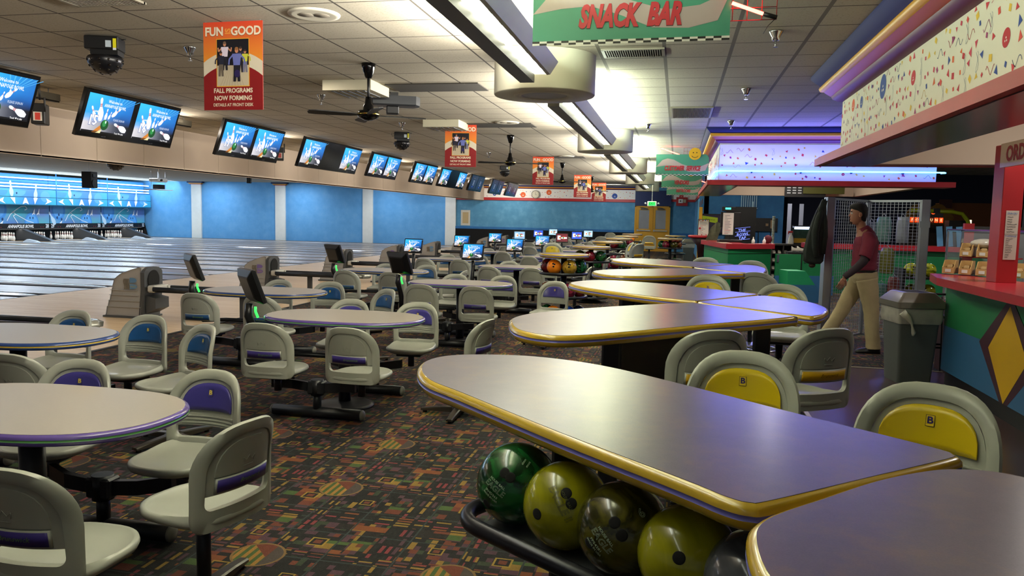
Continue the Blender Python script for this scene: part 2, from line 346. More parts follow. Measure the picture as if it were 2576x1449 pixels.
struct(slab('trim_3', -11.09, -4, -11.05, 40, -.1, .004, mat('foul_line', '#26211d', .4)))
struct(slab('ceiling', -34, -4, 14, 40, 3.16, 3.3, MCEIL))
m = MB()                                             # fascia that hides the lane lights, of separate boards
y = -4; rnd = random.Random(3)
while y < 39.4:
    l = 1.22; e = min(39.5, y+l); m.box((-9.9, (y+e)/2, 2.76), (.04, e-y-.008, .80)); y += l
m.box((-9.915, 17.7, 2.37), (.07, 43.5, .03)); m.box((-9.93, 17.7, 2.76), (.02, 43.5, .78))
struct(m.build('wall_fascia', MBEIGE))
struct(slab('wall_far', -34, 39.5, -11.4, 39.7, 0, 3.16, MBLUE)); struct(slab('wall_far_concourse', -11.4, 39.5, .85, 39.7, 0, 3.16, sponge('sponge_painted_blue_dimmed', '#4a86ac', '#5492b6', '#6ca4c6')))  # concourse part is the same blue paint, its weaker light put into the colour
struct(slab('wall_far_plinth', -11.38, 39.42, -2.12, 39.5, 0, .90, mat('black_carpet_wall', '#060607', .95)))
struct(slab('trim_4', -11.38, 39.41, -2.12, 39.5, .90, 1.02, MBLUED)); struct(slab('trim_5', -11.38, 39.43, -2.12, 39.5, 2.40, 2.54, MRED))
struct(slab('trim_6', -.36, 39.41, .8, 39.5, .78, .92, MBLUED)); struct(slab('trim_7', -.36, 39.43, .85, 39.5, 2.46, 2.58, MRED))
a = Art(); a.rect(0, 0, 9.26, .46, '#ece9e2', 0); confetti(a, 0, 0, 9.26, .46, 40, (.09, .16), 5, 1.1); struct(a.build('wall_far_border', (-11.38, 39.47, 2.54), (1, 0, 0), (0, 0, 1), artmat('printed_wallpaper', 0, .7)))
a = Art(); a.rect(0, 0, 1.2, .58, '#ece9e2', 0); confetti(a, 0, 0, 1.2, .58, 22, (.09, .12), 9, 2); struct(a.build('wall_far_border', (-.36, 39.47, 2.58), (1, 0, 0), (0, 0, 1), artmat('printed_wallpaper', 0, .7)))
def cornice(x0, y0, x1, y1, nx, ny, ztop=3.16, k=1.0, name='cornice', parent=None, e0=0, e1=0):
    """stepped moulding that runs from (x0,y0) to (x1,y1) and sticks out along (nx,ny); e0/e1 mitre the ends"""
    m = MB(); dx, dy = x1-x0, y1-y0; L = math.hypot(dx, dy); dx /= L; dy /= L
    def run(prof, mi):
        lp = []
        for o, z in prof: lp.append([(x0-dx*e0*o+nx*o, y0-dy*e0*o+ny*o, z), (x1+dx*e1*o+nx*o, y1+dy*e1*o+ny*o, z)])
        vs = [p for q in lp for p in q]; n_ = len(lp); m.add(vs, [(2*i, 2*i+1, 2*i+3, 2*i+2) for i in range(n_-1)], mi, True)
        for q in (0, 1): m.add([l[q] for l in lp]+[(x0 if q == 0 else x1, y0 if q == 0 else y1, ztop)], [tuple(range(n_+1))], mi)
    run([(.29*k, ztop), (.29*k, ztop-.03*k), (.22*k, ztop-.10*k), (.20*k, ztop-.12*k)], 0)
    run([(.20*k, ztop-.12*k), (.215*k, ztop-.14*k), (.20*k, ztop-.175*k), (.165*k, ztop-.185*k)], 1)
    run([(.165*k, ztop-.185*k), (.15*k, ztop-.20*k), (.11*k, ztop-.235*k), (.10*k, ztop-.24*k)], 2)
    run([(.10*k, ztop-.24*k), (.09*k, ztop-.27*k), (.04*k, ztop-.30*k), (.0, ztop-.31*k)], 3)
    return m.build(name, (MBLNEON, MYEL, MORNG, MPURP), parent)
struct(cornice(-11.38, 39.48, -2.12, 39.48, 0, -1, 3.16, .5, 'trim_8'))
for i, (xa, xb) in enumerate(((-26.81, -26.21), (-21.66, -21.07), (-16.55, -15.98), (-11.94, -11.38))):    # white pilasters
    o = struct(slab('pilaster', xa, 39.40, xb, 39.5, 0, 3.0, MWHITE)); o['label'] = 'white fluted pilaster on the blue wall beside the lanes'
    m = MB(); m.box(((xa+xb)/2, 39.40, 3.12), (xb-xa+.34, .30, .08), mi=0); m.box(((xa+xb)/2, 39.42, 3.055), (xb-xa+.2, .24, .05), mi=1); m.box(((xa+xb)/2, 39.43, 3.015), (xb-xa+.1, .2, .03), mi=2)
    m.build('capital', (MNAVY, MYEL, MRED), o)
struct(slab('wall_right_far', .80, 26, .95, 39.5, 0, 3.16, MBLUE)); struct(slab('trim_9', .76, 26, .80, 39.45, 2.46, 2.58, MRED))
a = Art(); a.rect(0, 0, 13.4, .58, '#ece9e2', 0); confetti(a, 0, 0, 13.4, .58, 16, (.09, .14), 12, .9); struct(a.build('wall_right_border', (.795, 39.45, 2.58), (0, -1, 0), (0, 0, 1), artmat('printed_wallpaper', 0, .7)))
struct(slab('wall_desk_back', .65, 26, 3.25, 26.15, 0, 3.16, MBLUED)); struct(slab('wall_arcade', 3.25, 27, 14, 27.2, 0, 3.16, mat('dark_navy_wall', '#0d1530', .8)))
struct(slab('wall_masking_side', -34, 4, -33.8, 40, -.25, 3.16, MBLACK))
# ---- double door
d = struct(slab('door_recess', -2.12, 39.36, -.36, 39.5, 2.24, 3.0, MNAVY))
for k, x0 in enumerate((-2.05, -1.24)):
    W = .78; o = bpy.data.objects.new('door_%d' % (k+1), None); C.objects.link(o); struct(o); o.location = (x0, 39.40, 0)
    f = MB(); f.box((W/2, 0, .55), (W, .05, 1.10)); f.box((W/2, 0, 2.10), (W, .05, .14)); f.box((.07, 0, 1.56), (.14, .05, .95)); f.box((W-.07, 0, 1.56), (.14, .05, .95)); f.build('door_leaf', MYEL, o)
    MB().box((W/2, 0, 1.565), (W-.28, .02, .92)).build('pane', mat('frosted_glass', '#8d8f92', .35, var=.25, scale=2), o)
    g = MB(); g.box((W/2, -.06, 1.02), (W-.12, .05, .05)); g.box((.08, -.04, 1.02), (.06, .06, .09)); g.build('push_bar', MSTEEL, o)
    h = MB(); h.box((W/2, -.05, 2.09), (.34, .06, .06)); h.tube([(W/2+.1, -.08, 2.12), (W/2-.05, -.16, 2.15), (W/2-.2, -.05, 2.17)], .012); h.build('door_closer', MGREY, o)
fr = MB(); [fr.box((x, 39.39, 1.11), (.07, .07, 2.22)) for x in (-2.085, -1.255, -.425)]; fr.box((-1.255, 39.39, 2.2), (1.73, .07, .05)); struct(fr.build('door_frame', MYEL))
# ================================================================ canopies with confetti paper, ledges and blue neon
MWALLP = artmat('printed_wallpaper', 0, .7)
struct(slab('wall_snack_canopy', 1.66, -4, 1.86, 8.93, 2.25, 3.16, MCREAM))
struct(slab('wall_snack_canopy_end', 1.86, 8.73, 6.5, 8.93, 2.19, 3.16, MBEIGE))
a = Art(); a.rect(0, 0, 12.93, .60, '#e9e6d0', 0); confetti(a, 0, 0, 12.93, .60, 100, (.05, .115), 21, 3.0); struct(a.build('wall_snack_canopy_paper', (1.655, 8.93, 2.265), (0, -1, 0), (0, 0, 1), MWALLP))
struct(cornice(1.655, 8.94, 1.655, -4, -1, 0, 3.16, 1, 'trim_10', None, 1, 0)); struct(cornice(6.5, 8.94, 1.655, 8.94, 0, 1, 3.16, 1, 'trim_11', None, 0, 1))
def ledge(pts, name):
    m = MB(); m.prism(pts, 2.20, 2.275, 0); q = [(x, y) for x, y in pts]; m.prism(q, 2.19, 2.20, 1); return m
m = MB()
for (x0, y0, x1, y1) in ((1.44, -4, 1.98, 9.16), (1.98, 8.93, 6.5, 9.16)):
    m.box(((x0+x1)/2, (y0+y1)/2, 2.225), (x1-x0, y1-y0, .075), mi=0)
m.box((1.70, 2.55, 2.275), (.44, 13.1, .025), mi=0)
m.box((1.74, 2.55, 2.184), (.48, 13.0, .006), mi=1)
struct(m.build('trim_12', (MREDW, mat('grey_laminate_soffit', '#3e3a3a', .2))))
struct(slab('wall_desk_canopy', .66, 14.1, 4.12, 14.25, 2.25, 3.16, MCREAM)); struct(slab('wall_desk_canopy_side', .66, 14.25, .82, 20.0, 2.25, 3.16, MCREAM)); struct(slab('wall_desk_canopy_back', .82, 19.6, 4.12, 19.8, 2.2, 3.16, MBEIGE)); struct(slab('wall_desk_canopy_right', 3.97, 14.25, 4.12, 19.6, 2.2, 3.16, MBEIGE))
a = Art(); a.rect(0, 0, 3.46, .62, '#eceae4', 0); confetti(a, 0, .22, 3.46, .60, 60, (.07, .15), 33, 3.2); confetti(a, 0, .01, 3.46, .17, 90, (.02, .03), 34, 0); struct(a.build('wall_desk_canopy_paper', (.66, 14.095, 2.265), (1, 0, 0), (0, 0, 1), MWALLP))
a = Art(); a.rect(0, 0, 5.9, .62, '#eceae4', 0); confetti(a, 0, 0, 5.9, .60, 60, (.07, .13), 35, 1.2); struct(a.build('wall_desk_canopy_paper', (.655, 20.0, 2.265), (0, -1, 0), (0, 0, 1), MWALLP))
struct(cornice(.655, 14.09, 4.12, 14.09, 0, -1, 3.16, .82, 'trim_13', None, 1, 0)); struct(cornice(.655, 20.0, .655, 14.09, -1, 0, 3.16, .82, 'trim_14', None, 0, 1))
m = MB()
for (x0, y0, x1, y1) in ((.46, 13.82, 4.34, 14.36), (.46, 14.36, 1.0, 20.1)): m.box(((x0+x1)/2, (y0+y1)/2, 2.225), (x1-x0, y1-y0, .085), mi=0)
m.box((.73, 16.95, 2.179), (.48, 6.2, .006), mi=1)
struct(m.build('trim_15', (MRED, mat('grey_laminate_soffit', '#3e3a3a', .2))))
MNEONB = mat('blue_neon_glass', (.03, .20, 1.0), .2, emit=22, var=0)
path = [(.60, 19.9, 2.44), (.60, 14.3, 2.44)]+[(.60+.22*(1-math.cos(t)), 14.22-.22*math.sin(t), 2.44) for t in [k*PI/10 for k in range(6)]]+[(4.05, 14.0, 2.44), (4.22, 14.02, 2.44), (4.26, 14.1, 2.44), (4.22, 14.2, 2.44)]
path = [(x, y, 2.43) for x, y, z in path]
nt_ = thing('neon_light', 'long blue neon tube glowing round the confetti-papered canopy over the desk', 'neon light')
MB().tube(path, .011, 8).build('glass_tube', MNEONB, nt_)
[MB().box((x, 14.05, 2.415), (.02, .09, .03)).build('clip', MBLNEON, nt_) for x in (1.2, 2.0, 2.8, 3.6)]
# area lamps added along the desk canopy neon to strengthen its blue spill
area('neon_spill', (2.3, 13.95, 2.47), (0, -.35, 1), 3.4, .04, 34, (.14, .16, 1)); area('neon_spill_down', (2.3, 13.98, 2.40), (0, -.9, -.35), 3.4, .04, 40, (.2, .2, 1))
# ================================================================ shell chairs
MSHELL = mat('off_white_moulded_plastic', '#9c9f95', .38, var=.03, scale=3, coat=.15)
PADC = {'purple': mat('purple_pad', '#3f3a86', .22), 'blue': mat('blue_pad', '#1f4f86', .22), 'yellow': mat('yellow_pad', '#cbb010', .25)}
BANDC = {'purple': mat('purple_band', '#352a78', .4), 'blue': mat('blue_band', '#1b4674', .4), 'yellow': mat('yellow_band', '#d0a412', .4)}
def byx(x, z): return -.185-.075*max(0, z)/.37+.075*(abs(x)/.21)**2.2*(.35+.65*min(1, max(0, z+.05)/.25))
def Bk(x, z, d=0): return (x, byx(x, z)+d, z)
def arch(hw, z0, z1, n=40, rc=.05):
    """closed outline: flat bottom with rounded corners, arched top"""
    P = []; hz = z1-z0; R = min(hw, hz*.62)
    for i in range(n//2+1):
        t = PI*i/(n//2); c, s = math.cos(t), math.sin(t)
        P.append((hw*math.copysign(abs(c)**.72, c), z1-R+R*abs(s)**.85))
    for i in range(1, 5): t = i/5; P.append((-hw, (z1-R)*(1-t)+(z0+rc)*t))
    for i in range(6): t = PI+PI/2*i/5; P.append((-hw+rc+rc*math.cos(t), z0+rc+rc*math.sin(t)))
    for i in range(1, 6): P.append(((-hw+rc)*(1-i/6)+(hw-rc)*i/6, z0))
    for i in range(6): t = 1.5*PI+PI/2*i/5; P.append((hw-rc+rc*math.cos(t), z0+rc+rc*math.sin(t)))
    for i in range(1, 5): t = i/5; P.append((hw, (z0+rc)*(1-t)+(z1-R)*t))
    return P
def topz(x, hw, z1, R): c = min(1, abs(x)/hw); t = math.acos(c**(1/.72)); return z1-R+R*math.sin(t)**.85
def panel(mb, hw, z0, z1, R, d0, d1, nx=14, nz=6, mi=0, flat=None):
    """curved sheet that fills an arch between offsets d0 (front) and d1 (back)"""
    xs = [hw*math.sin(PI/2*(2*i/nx-1)) for i in range(nx+1)]; vs = []
    for d in (d0, d1):
        for x in xs:
            zt = z1 if flat else max(z0+.004, topz(x, hw*1.0001, z1, R))
            for j in range(nz+1): vs.append(Bk(x, z0+(zt-z0)*j/nz, d))
    S = nz+1; T_ = (nx+1)*S; fs = []
    for i in range(nx):
        for j in range(nz):
            a_ = i*S+j; fs.append((a_, a_+S, a_+S+1, a_+1)); fs.append((T_+a_, T_+a_+1, T_+a_+S+1, T_+a_+S))
    for i in range(nx): fs.append((i*S, T_+i*S, T_+i*S+S, i*S+S)); a_ = i*S+nz; fs.append((a_, a_+S, T_+a_+S, T_+a_))
    for j in range(nz): fs.append((j, j+1, T_+j+1, T_+j)); a_ = nx*S+j; fs.append((a_, T_+a_, T_+a_+1, a_+1))
    mb.add(vs, fs, mi, True)
def seat_outline(s=1.0, n=44):
    P = []
    for i in range(n):
        t = 2*PI*i/n; c, q = math.cos(t), math.sin(t); w = .21 if q < 0 else .21-.035*q*q
        P.append((s*w*math.copysign(abs(c)**.62, c), s*.215*math.copysign(abs(q)**(.75 if q > 0 else .5), q)+.01))
    return P
def chair_parts(t, h, colr, base):
    """h = height of the seat; base: 'arm' short post for a swing arm, 'star' pedestal, 'stool' tall pedestal"""
    m = MB(); lo = []
    for s_, z in ((.55, -.045), (.86, -.035), (.97, -.022), (1, -.008), (.985, .006), (.94, .012), (.90, .008), (.86, .001), (.6, -.006), (.25, -.008)):
        lo.append([(x, y, h+z+(.022*max(0, -(y))/.2 if s_ < .96 and z > -.02 else 0)) for x, y in seat_outline(s_)])
    m.stack(lo, True); sharp(m.build('seat', MSHELL, t), 60)
    m = MB(); m.x = Matrix.Translation((0, 0, h)); O = arch(.21, -.045, .375); 
    rings = []
    for (hw, z0, z1, d, rc) in ((.165, .045, .325, .004, .03), (.168, .042, .329, .015, .03), (.181, .018, .345, .018, .04), (.203, -.035, .368, .012, .05), (.21, -.045, .375, .0, .05), (.205, -.04, .370, -.014, .05), (.178, .005, .342, -.017, .04), (.168, .042, .329, -.014, .03), (.165, .045, .325, .004, .03)):
        rings.append([Bk(x, z, d) for x, z in arch(hw, z0, z1, rc=rc)])
    m.stack(rings, True, False, False)
    panel(m, .167, .100, .327, .2*.92, .006, -.008)
    panel(m, .136, .172, .308, .125, -.007, -.013)                       # raised arch on the rear face
    for z in (.112, .128, .144): panel(m, .155, z, z+.007, 0, .012, .004, 10, 1, 0, True)
    bk = sharp(m.build('backrest', MSHELL, t), 55)
    m = MB(); m.x = Matrix.Translation((0, 0, h)); panel(m, .140, .176, .308, .118, .017, .004, 16, 6); p = m.build('front_pad', PADC[colr], bk); p['label'] = colr+' oval pad'
    a = Art(); a.rect(-.013, -.018, .013, .018, '#181510', 0); a.rect(-.0115, -.0165, .0115, .0165, {'yellow': '#d9b80e', 'blue': '#1f4f86', 'purple': '#3f3a86'}[colr], 1); a.text('B', 0, .001, .03, '#241a5c' if colr == 'yellow' else '#d8c24a', 2, 1.1, 0, .03)
    zc = h+.262; o = a.build('emblem', Vector(Bk(0, .262, .0195))+Vector((0, 0, h)), (-1, 0, 0), (0, -.2, .98), artmat('printed_plastic', 0, .4), bk, .0006)
    m = MB(); m.x = Matrix.Translation((0, 0, h)); panel(m, .134, .106, .166, 0, -.006, -.016, 10, 1, 0, True); f = m.build('nameplate_rim', MSHELL, bk)
    m = MB(); m.x = Matrix.Translation((0, 0, h)); panel(m, .128, .112, .160, 0, -.0, -.0185, 10, 1, 0, True); f = m.build('nameplate', BANDC[colr], bk); f['label'] = colr+' nameplate with raised lettering'
    vs, fs = textpoly('Brunswick', .3, .01, 1); m = MB(); m.x = Matrix.Translation((0, 0, h)); m.add([Bk(.02+x*.026, .136+y*.026, -.0195) for x, y, _ in vs], fs)
    m.build('lettering', mat('lettering_'+colr, {'yellow': '#8d6d08', 'blue': '#6f8a3a', 'purple': '#5a7a52'}[colr], .4), bk)
    vs = []; cr = [(-.026, -.0), (-.03, .022), (-.014, .008), (0, .026), (.014, .008), (.03, .022), (.026, 0)]
    m = MB(); m.x = Matrix.Translation((0, 0, h)); m.tube([Bk(x, .205+z, -.0145) for x, z in cr], .0012, 4); m.tube([Bk(x, .193, -.0145) for x in (-.024, 0, .024)], .0012, 4); m.build('crown_mark', MSHELL, bk)
    m = MB(); m.box((0, 0, h-.06), (.22, .20, .02), .006); m.lathe([(.028, h-.17 if base == 'arm' else .03), (.028, h-.06)], 14); m.box((.12, -.02, h-.065), (.05, .012, .012)); m.build('post', MDK, t)
    if base == 'star':
        m = MB(); m.lathe([(.06, .02), (.06, .055), (.035, .075)], 16)
        for k in range(4):
            al = PI/4*0+k*PI/2+.25; c, s_ = math.cos(al), math.sin(al); n_ = (-s_, c)
            lo = [[(c*r+n_[0]*w_*q, s_*r+n_[1]*w_*q, z) for q, z in ((-1, zb), (1, zb), (1, zt-.006), (.7, zt), (-.7, zt), (-1, zt-.006))] for r, w_, zb, zt in ((.04, .032, .02, .062), (.2, .028, .02, .05), (.31, .024, .02, .036))]; m.stack(lo, False)
        m.build('star_base', mat('bronze_grey_metal', '#4a463f', .3, .6), t)
        for k in range(4): MB().lathe([(.018, 0), (.018, .022)], 8, (.28*math.cos(k*PI/2+.25), .28*math.sin(k*PI/2+.25), 0)).build('glide', MBLACK, t)
    if base == 'stool':
        MB().lathe([(.22, 0), (.22, .012), (.19, .03), (.06, .045), (.035, .06)], 28).build('round_base', MSTEEL, t)
        m = MB(); m.tube([(.17*math.cos(k*PI/10), .17*math.sin(k*PI/10), .27) for k in range(20)], .011, 8, close=True); m.tube([(-.17, 0, .27), (.17, 0, .27)], .009); m.build('foot_ring', MCHR, t)
ORD = ['nearest', 'second', 'third', 'fourth', 'fifth', 'sixth', 'seventh', 'eighth', 'ninth', 'tenth']
PROTO = {}
def chair(kind, colr, x, y, rz, label, group):
    k = (kind, colr)
    if k not in PROTO:
        t = thing('swivel_stool' if kind == 'stool' else 'swivel_chair', label, 'stool' if kind == 'stool' else 'chair', (x, y, 0), rz, group)
        chair_parts(t, .70 if kind == 'stool' else .405, colr, kind); PROTO[k] = t; return t
    return dup(PROTO[k], (x, y, 0), rz, label, group)
# ================================================================ lane-side tables
def rounded(poly_fn, n=48): return [poly_fn(2*PI*i/n) for i in range(n)]
def inset(poly, d):
    n = len(poly); out = []; A = sum(poly[i][0]*poly[(i+1) % n][1]-poly[(i+1) % n][0]*poly[i][1] for i in range(n)); sg = 1 if A > 0 else -1
    for i in range(n):
        p0, p1, p2 = Vector(poly[i-1]), Vector(poly[i]), Vector(poly[(i+1) % n]); a_ = (p1-p0); b_ = (p2-p1)
        if a_.length < 1e-9: a_ = b_
        if b_.length < 1e-9: b_ = a_
        a_.normalize(); b_.normalize(); nn = Vector((-(a_.y+b_.y), a_.x+b_.x)); 
        if nn.length < 1e-6: nn = Vector((-a_.y, a_.x))
        nn.normalize(); k = d*sg/max(.5, nn.dot(Vector((-a_.y, a_.x)))); out.append((p1.x+nn.x*k, p1.y+nn.y*k))
    return out
MLAM = mat('speckled_grey_laminate', '#9c948a', .33, var=.05, scale=90); MLAM2 = None
def lam_dark():
    n = NB('mottled_graphite_laminate', .30); f = n.noise(n.co, 9, 6, .7); g = n.noise(n.co, 260, 2)
    c = n.ramp(f, [(.30, '#413a52'), (.5, '#4b435c'), (.68, '#5f4f54')], False); n.p.inputs['Coat Weight'].default_value = .35; n.p.inputs['Coat Roughness'].default_value = .22; c = n.mix(n.M('MULTIPLY', g, .3), c, '#85808a'); n.p.inputs['Specular IOR Level'].default_value = .6; return n.out(c)  # purple tint of the base colour stands for reflected neon
MLAM2 = lam_dark()
def top_parts(t, poly, z, th, mlam, mtrim, mstripe, r=.02):
    m = MB(); I = inset(poly, r*.9); m.prism(I, z-th*.6, z+.0005); m.build('tabletop', mlam, t)
    prof = [(r, 0), (r*.45, -.0035), (r*.08, -th*.2), (0, -th*.38)]
    prof2 = [(0, -th*.38), (.0015, -th*.42), (.0015, -th*.54), (0, -th*.58)]
    prof3 = [(0, -th*.58), (r*.1, -th*.78), (r*.5, -th*.95), (r, -th)]
    def L_(p): return [[(x, y, z+dz) for x, y in (inset(poly, d) if d else poly)] for d, dz in p]
    m = MB(); m.stack(L_(prof), True, False, False, 0); m.stack(L_(prof3), True, False, True, 0); e = m.build('edge_trim', mtrim, t)
    m = MB(); m.stack(L_(prof2), True, False, False, 0); m.build('edge_stripe', mstripe, e)
MTB = mat('blue_vinyl_edge', '#2c4680', .2, coat=.4); MTBs = mat('yellow_vinyl_stripe', '#c2a63a', .3); MTP = mat('purple_vinyl_edge', '#5b4a94', .2, coat=.4); MTPs = mat('green_vinyl_stripe', '#5d9a5a', .3)
MTY = mat('yellow_vinyl_edge', '#b5952a', .22, coat=.4, var=.12); MTYs = mat('lilac_vinyl_stripe', '#6a68b4', .3)
def boat(t): c, s_ = math.cos(t), math.sin(t); return (.66*math.copysign(abs(c)**.62, c), (.40)*math.copysign(abs(s_)**.86, s_)*(1-.06*c*c))
TP = {}
def lane_table(x, y, colr, label):
    if colr not in TP:
        t = thing('bowlers_table', label, 'table', (x, y, 0), 0, 'grey oval tables with coloured edges by the lanes')
        top_parts(t, rounded(boat), .74, .045, MLAM, MTP if colr == 'purple' else MTB, MTPs if colr == 'purple' else MTBs)
        m = MB(); m.lathe([(.05, .02), (.05, .695)], 16, (0, 0, 0)); m.box((0, 0, .685), (.5, .3, .02)); m.build('column', MDK, t)
        MB().lathe([(.24, 0), (.24, .01), (.2, .022), (.055, .04)], 28).build('round_base', MDK, t)
        TP[colr] = t; return t
    return dup(TP[colr], (x, y, 0), 0, label)
FR = []
def seat_frame(x, y, flip, label):
    if not FR:
        t = thing('seat_frame', label, 'chair frame', (x, y, 0), 0 if not flip else PI, 'swing-arm frames under the lane tables')
        MB().tube([(-.36, 0, .045), (.36, 0, .045)], .042, 16).build('foot_bar', MDK, t)
        for s_ in (-1, 1): MB().ball((.365*s_, 0, .045), .041, 14, sq=(.6, 1, 1)).build('end_cap', mat('pale_grey_cap', '#7d7d76', .35), t)
        m = MB(); m.lathe([(.032, .06), (.032, .2)], 14); m.lathe([(.05, .18), (.05, .30)], 18); m.box((0, 0, .24), (.13, .09, .10), .01); m.build('hub', MDK, t)
        for s_ in (-1, 1):
            m = MB(); m.stack([[(s_*a_, b_, z) for z, b_ in ((zc-.035, -.018+yo), (zc+.035, -.018+yo), (zc+.035, .018+yo), (zc-.035, .018+yo))] for a_, zc, yo in ((.05, .24, 0), (.2, .255, .0), (.34, .27, -.06))], False); m.build('swing_arm', MDK, t)
        FR.append(t); return t
    return dup(FR[0], (x, y, 0), PI if flip else 0, label)
# ---------------------------------------------------------------- touch console on a curved arm
def screen_art(lane, size=(1., .78), seed=0, simple=False):
    a = Art(); W, H = size
    def bg(u, v):
        k = max(0, min(1, 1.15-u*.9)); r = .03+.10*k; g = .22+.42*k*(v*.6+.4); b = .55+.4*k
        if v < .45: q = min(1, (.45-v)/.2); sh = 1.0*(1-u)**.9; r = r*(1-q)+sh*.75*q+.02; g = g*(1-q)+sh*.72*q+.02; b = b*(1-q)+sh*.72*q+.03
        if u > .45 and v < .66: q = min(1, (u-.45)*3)*min(1, (.66-v)*4)*max(0, 1.3-u); r *= 1-.8*q; g *= 1-.8*q; b *= 1-.72*q
        return (max(0, r)**1.7, max(0, g)**1.6, max(0, b)**1.5)
    a.grid(0, 0, W, H, 9, 8, bg, 0)
    for k in range(7): a.face([(W*.62, H*.62), (W*(.55+.09*k), H), (W*(.57+.09*k), H)], '#4fb0f0', 1)
    if W > .5 or True:
        for (x, y, h_, r_) in ((.30, .62, .62, .22), (.17, .50, .40, .55), (.44, .52, .30, -.05), (.52, .50, .22, -.3), (.64, .60, .36, -.85), (.62, .66, .18, .1)): a.pin(W*x, H*y, H*h_*1.0, r_, '#e4e8f0', 2)
        a.pin(W*.80, H*.22, H*.52, 1.25, '#f0f2f8', 4)
        a.disc(W*.45, H*.23, H*.14, H*.14, '#0c4a20', 5); a.disc(W*.44, H*.27, H*.07, H*.09, '#2a8a44', 6); a.disc(W*.46, H*.31, H*.025, H*.04, '#d8ffe4', 7, 8)
        a.face([(W*.22, 0), (W*.32, 0), (W*.42, H*.16), (W*.36, H*.2)], '#c87a2a', 3); a.face([(W*.30, 0), (W*.40, 0), (W*.42, H*.10)], '#e8d9a0', 4)
    a.rect(0, 0, W, H*.045, '#05070a', 3)
    a.text('Welcome to', W*.56, H*.86, H*.12, '#eef4ff', 8, .82, .05, .015, 0, 1); a.text('ANNAPOLIS BOWL', W*.58, H*.74, H*.125, '#eef4ff', 8, .74, .05, .015, 0, 1)
    a.text('LANE', W*.20, H*.55, H*.07, '#ffffff', 8, .9, .1, .01, 0, 1); a.text('PLEASE SIGN-IN', W*.73, H*.40, H*.085, '#c8d4e6', 8, .7, 0, .005, 0, 1)
    a.text('Touch      to play', W*.80, H*.05, H*.06, '#ffffff', 8, .8, 0, .01, 0, 1); a.disc(W*.80, H*.055, H*.02, H*.02, '#ffffff', 8, 8)
    if lane: a.text(str(lane), W*.18, H*.31, H*.36, '#1c3f8e', 8, .95, 0, .06, 0, 1); a.text(str(lane), W*.18, H*.31, H*.36, '#ffffff', 9, .95, 0, .028, 0, 1)
    return a
MSCR = artmat('lit_screen', 1.15); MCONS = mat('console_black_plastic', '#0f1114', .35)
def console(x, y, rz, label, lane=None, mode=0, tilt=.35):
    t = thing('touch_console', label, 'touch screen', (x, y, 0), rz, 'touch screens on curved stands at the table ends')
    m = MB(); m.tube([(0, 0, .40), (0, -.005, .52), (.0, .02, .62), (.0, .06, .72), (0, .05, .82)], [.028, .034, .030, .034, .03], 10); m.build('curved_arm', MCONS, t)
    bc, bs = math.cos(rz), -math.sin(rz); MB().tube([(0, 0, .44), (bc*.06, bs*.06, .40), (bc*.34, bs*.34, .42), (bc*.70, bs*.70, .42)], .02, 8).build('bracket', MDK, t)
    a = MB(); a.tube([(0, -.02, .70), (0, -.0, .75), (0, .0, .79)], .011, 8); o = a.build('status_light', mat('green_lamp_glow', (.05, 1, .12), .3, emit=1.2, var=0), t) if abs(rz) > 1 else None
    h = bpy.data.objects.new('screen_housing', None)
    R = Matrix.Translation((0, .02, .97)) @ Matrix.Rotation(-tilt, 4, 'X')
    m = MB(); m.x = R; m.stack([[(sx*W/2, d, sz*H/2) for sx, sz in ((-1, -1), (-.93, -1.03), (.93, -1.03), (1, -1), (1, 1), (.93, 1.03), (-.93, 1.03), (-1, 1))] for W, H, d in ((.36, .27, -.012), (.37, .28, .0), (.37, .28, .022), (.26, .19, .055), (.22, .16, .06))], False); hb = m.build('screen_housing', MCONS, t)
    q = Art(); 
    if mode == 0: q = screen_art(lane, (.33, .245))
    else:
        c = {1: '#8ab8d8', 2: '#3b62d8', 3: '#6a1f2a', 4: '#a8d0dc'}[mode]; q.rect(0, 0, .33, .245, c, 0); q.rect(.03, .06, .12, .19, '#e8eef2', 1); q.disc(.22, .12, .06, .06, '#b0302c', 1, 14); q.rect(.14, .09, .31, .14, '#eef2f6', 2); q.disc(.10, .12, .025, .03, '#e0883a', 3, 10); q.disc(.2, .12, .02, .03, '#2c9a4a', 3, 10)
    U = R.to_3x3() @ Vector((1, 0, 0)); V = R.to_3x3() @ Vector((0, 0, 1)); O = R @ Vector((-.165, -.0135, -.1225))
    q.build('screen', O, U, V, MSCR, hb, .0007); return t
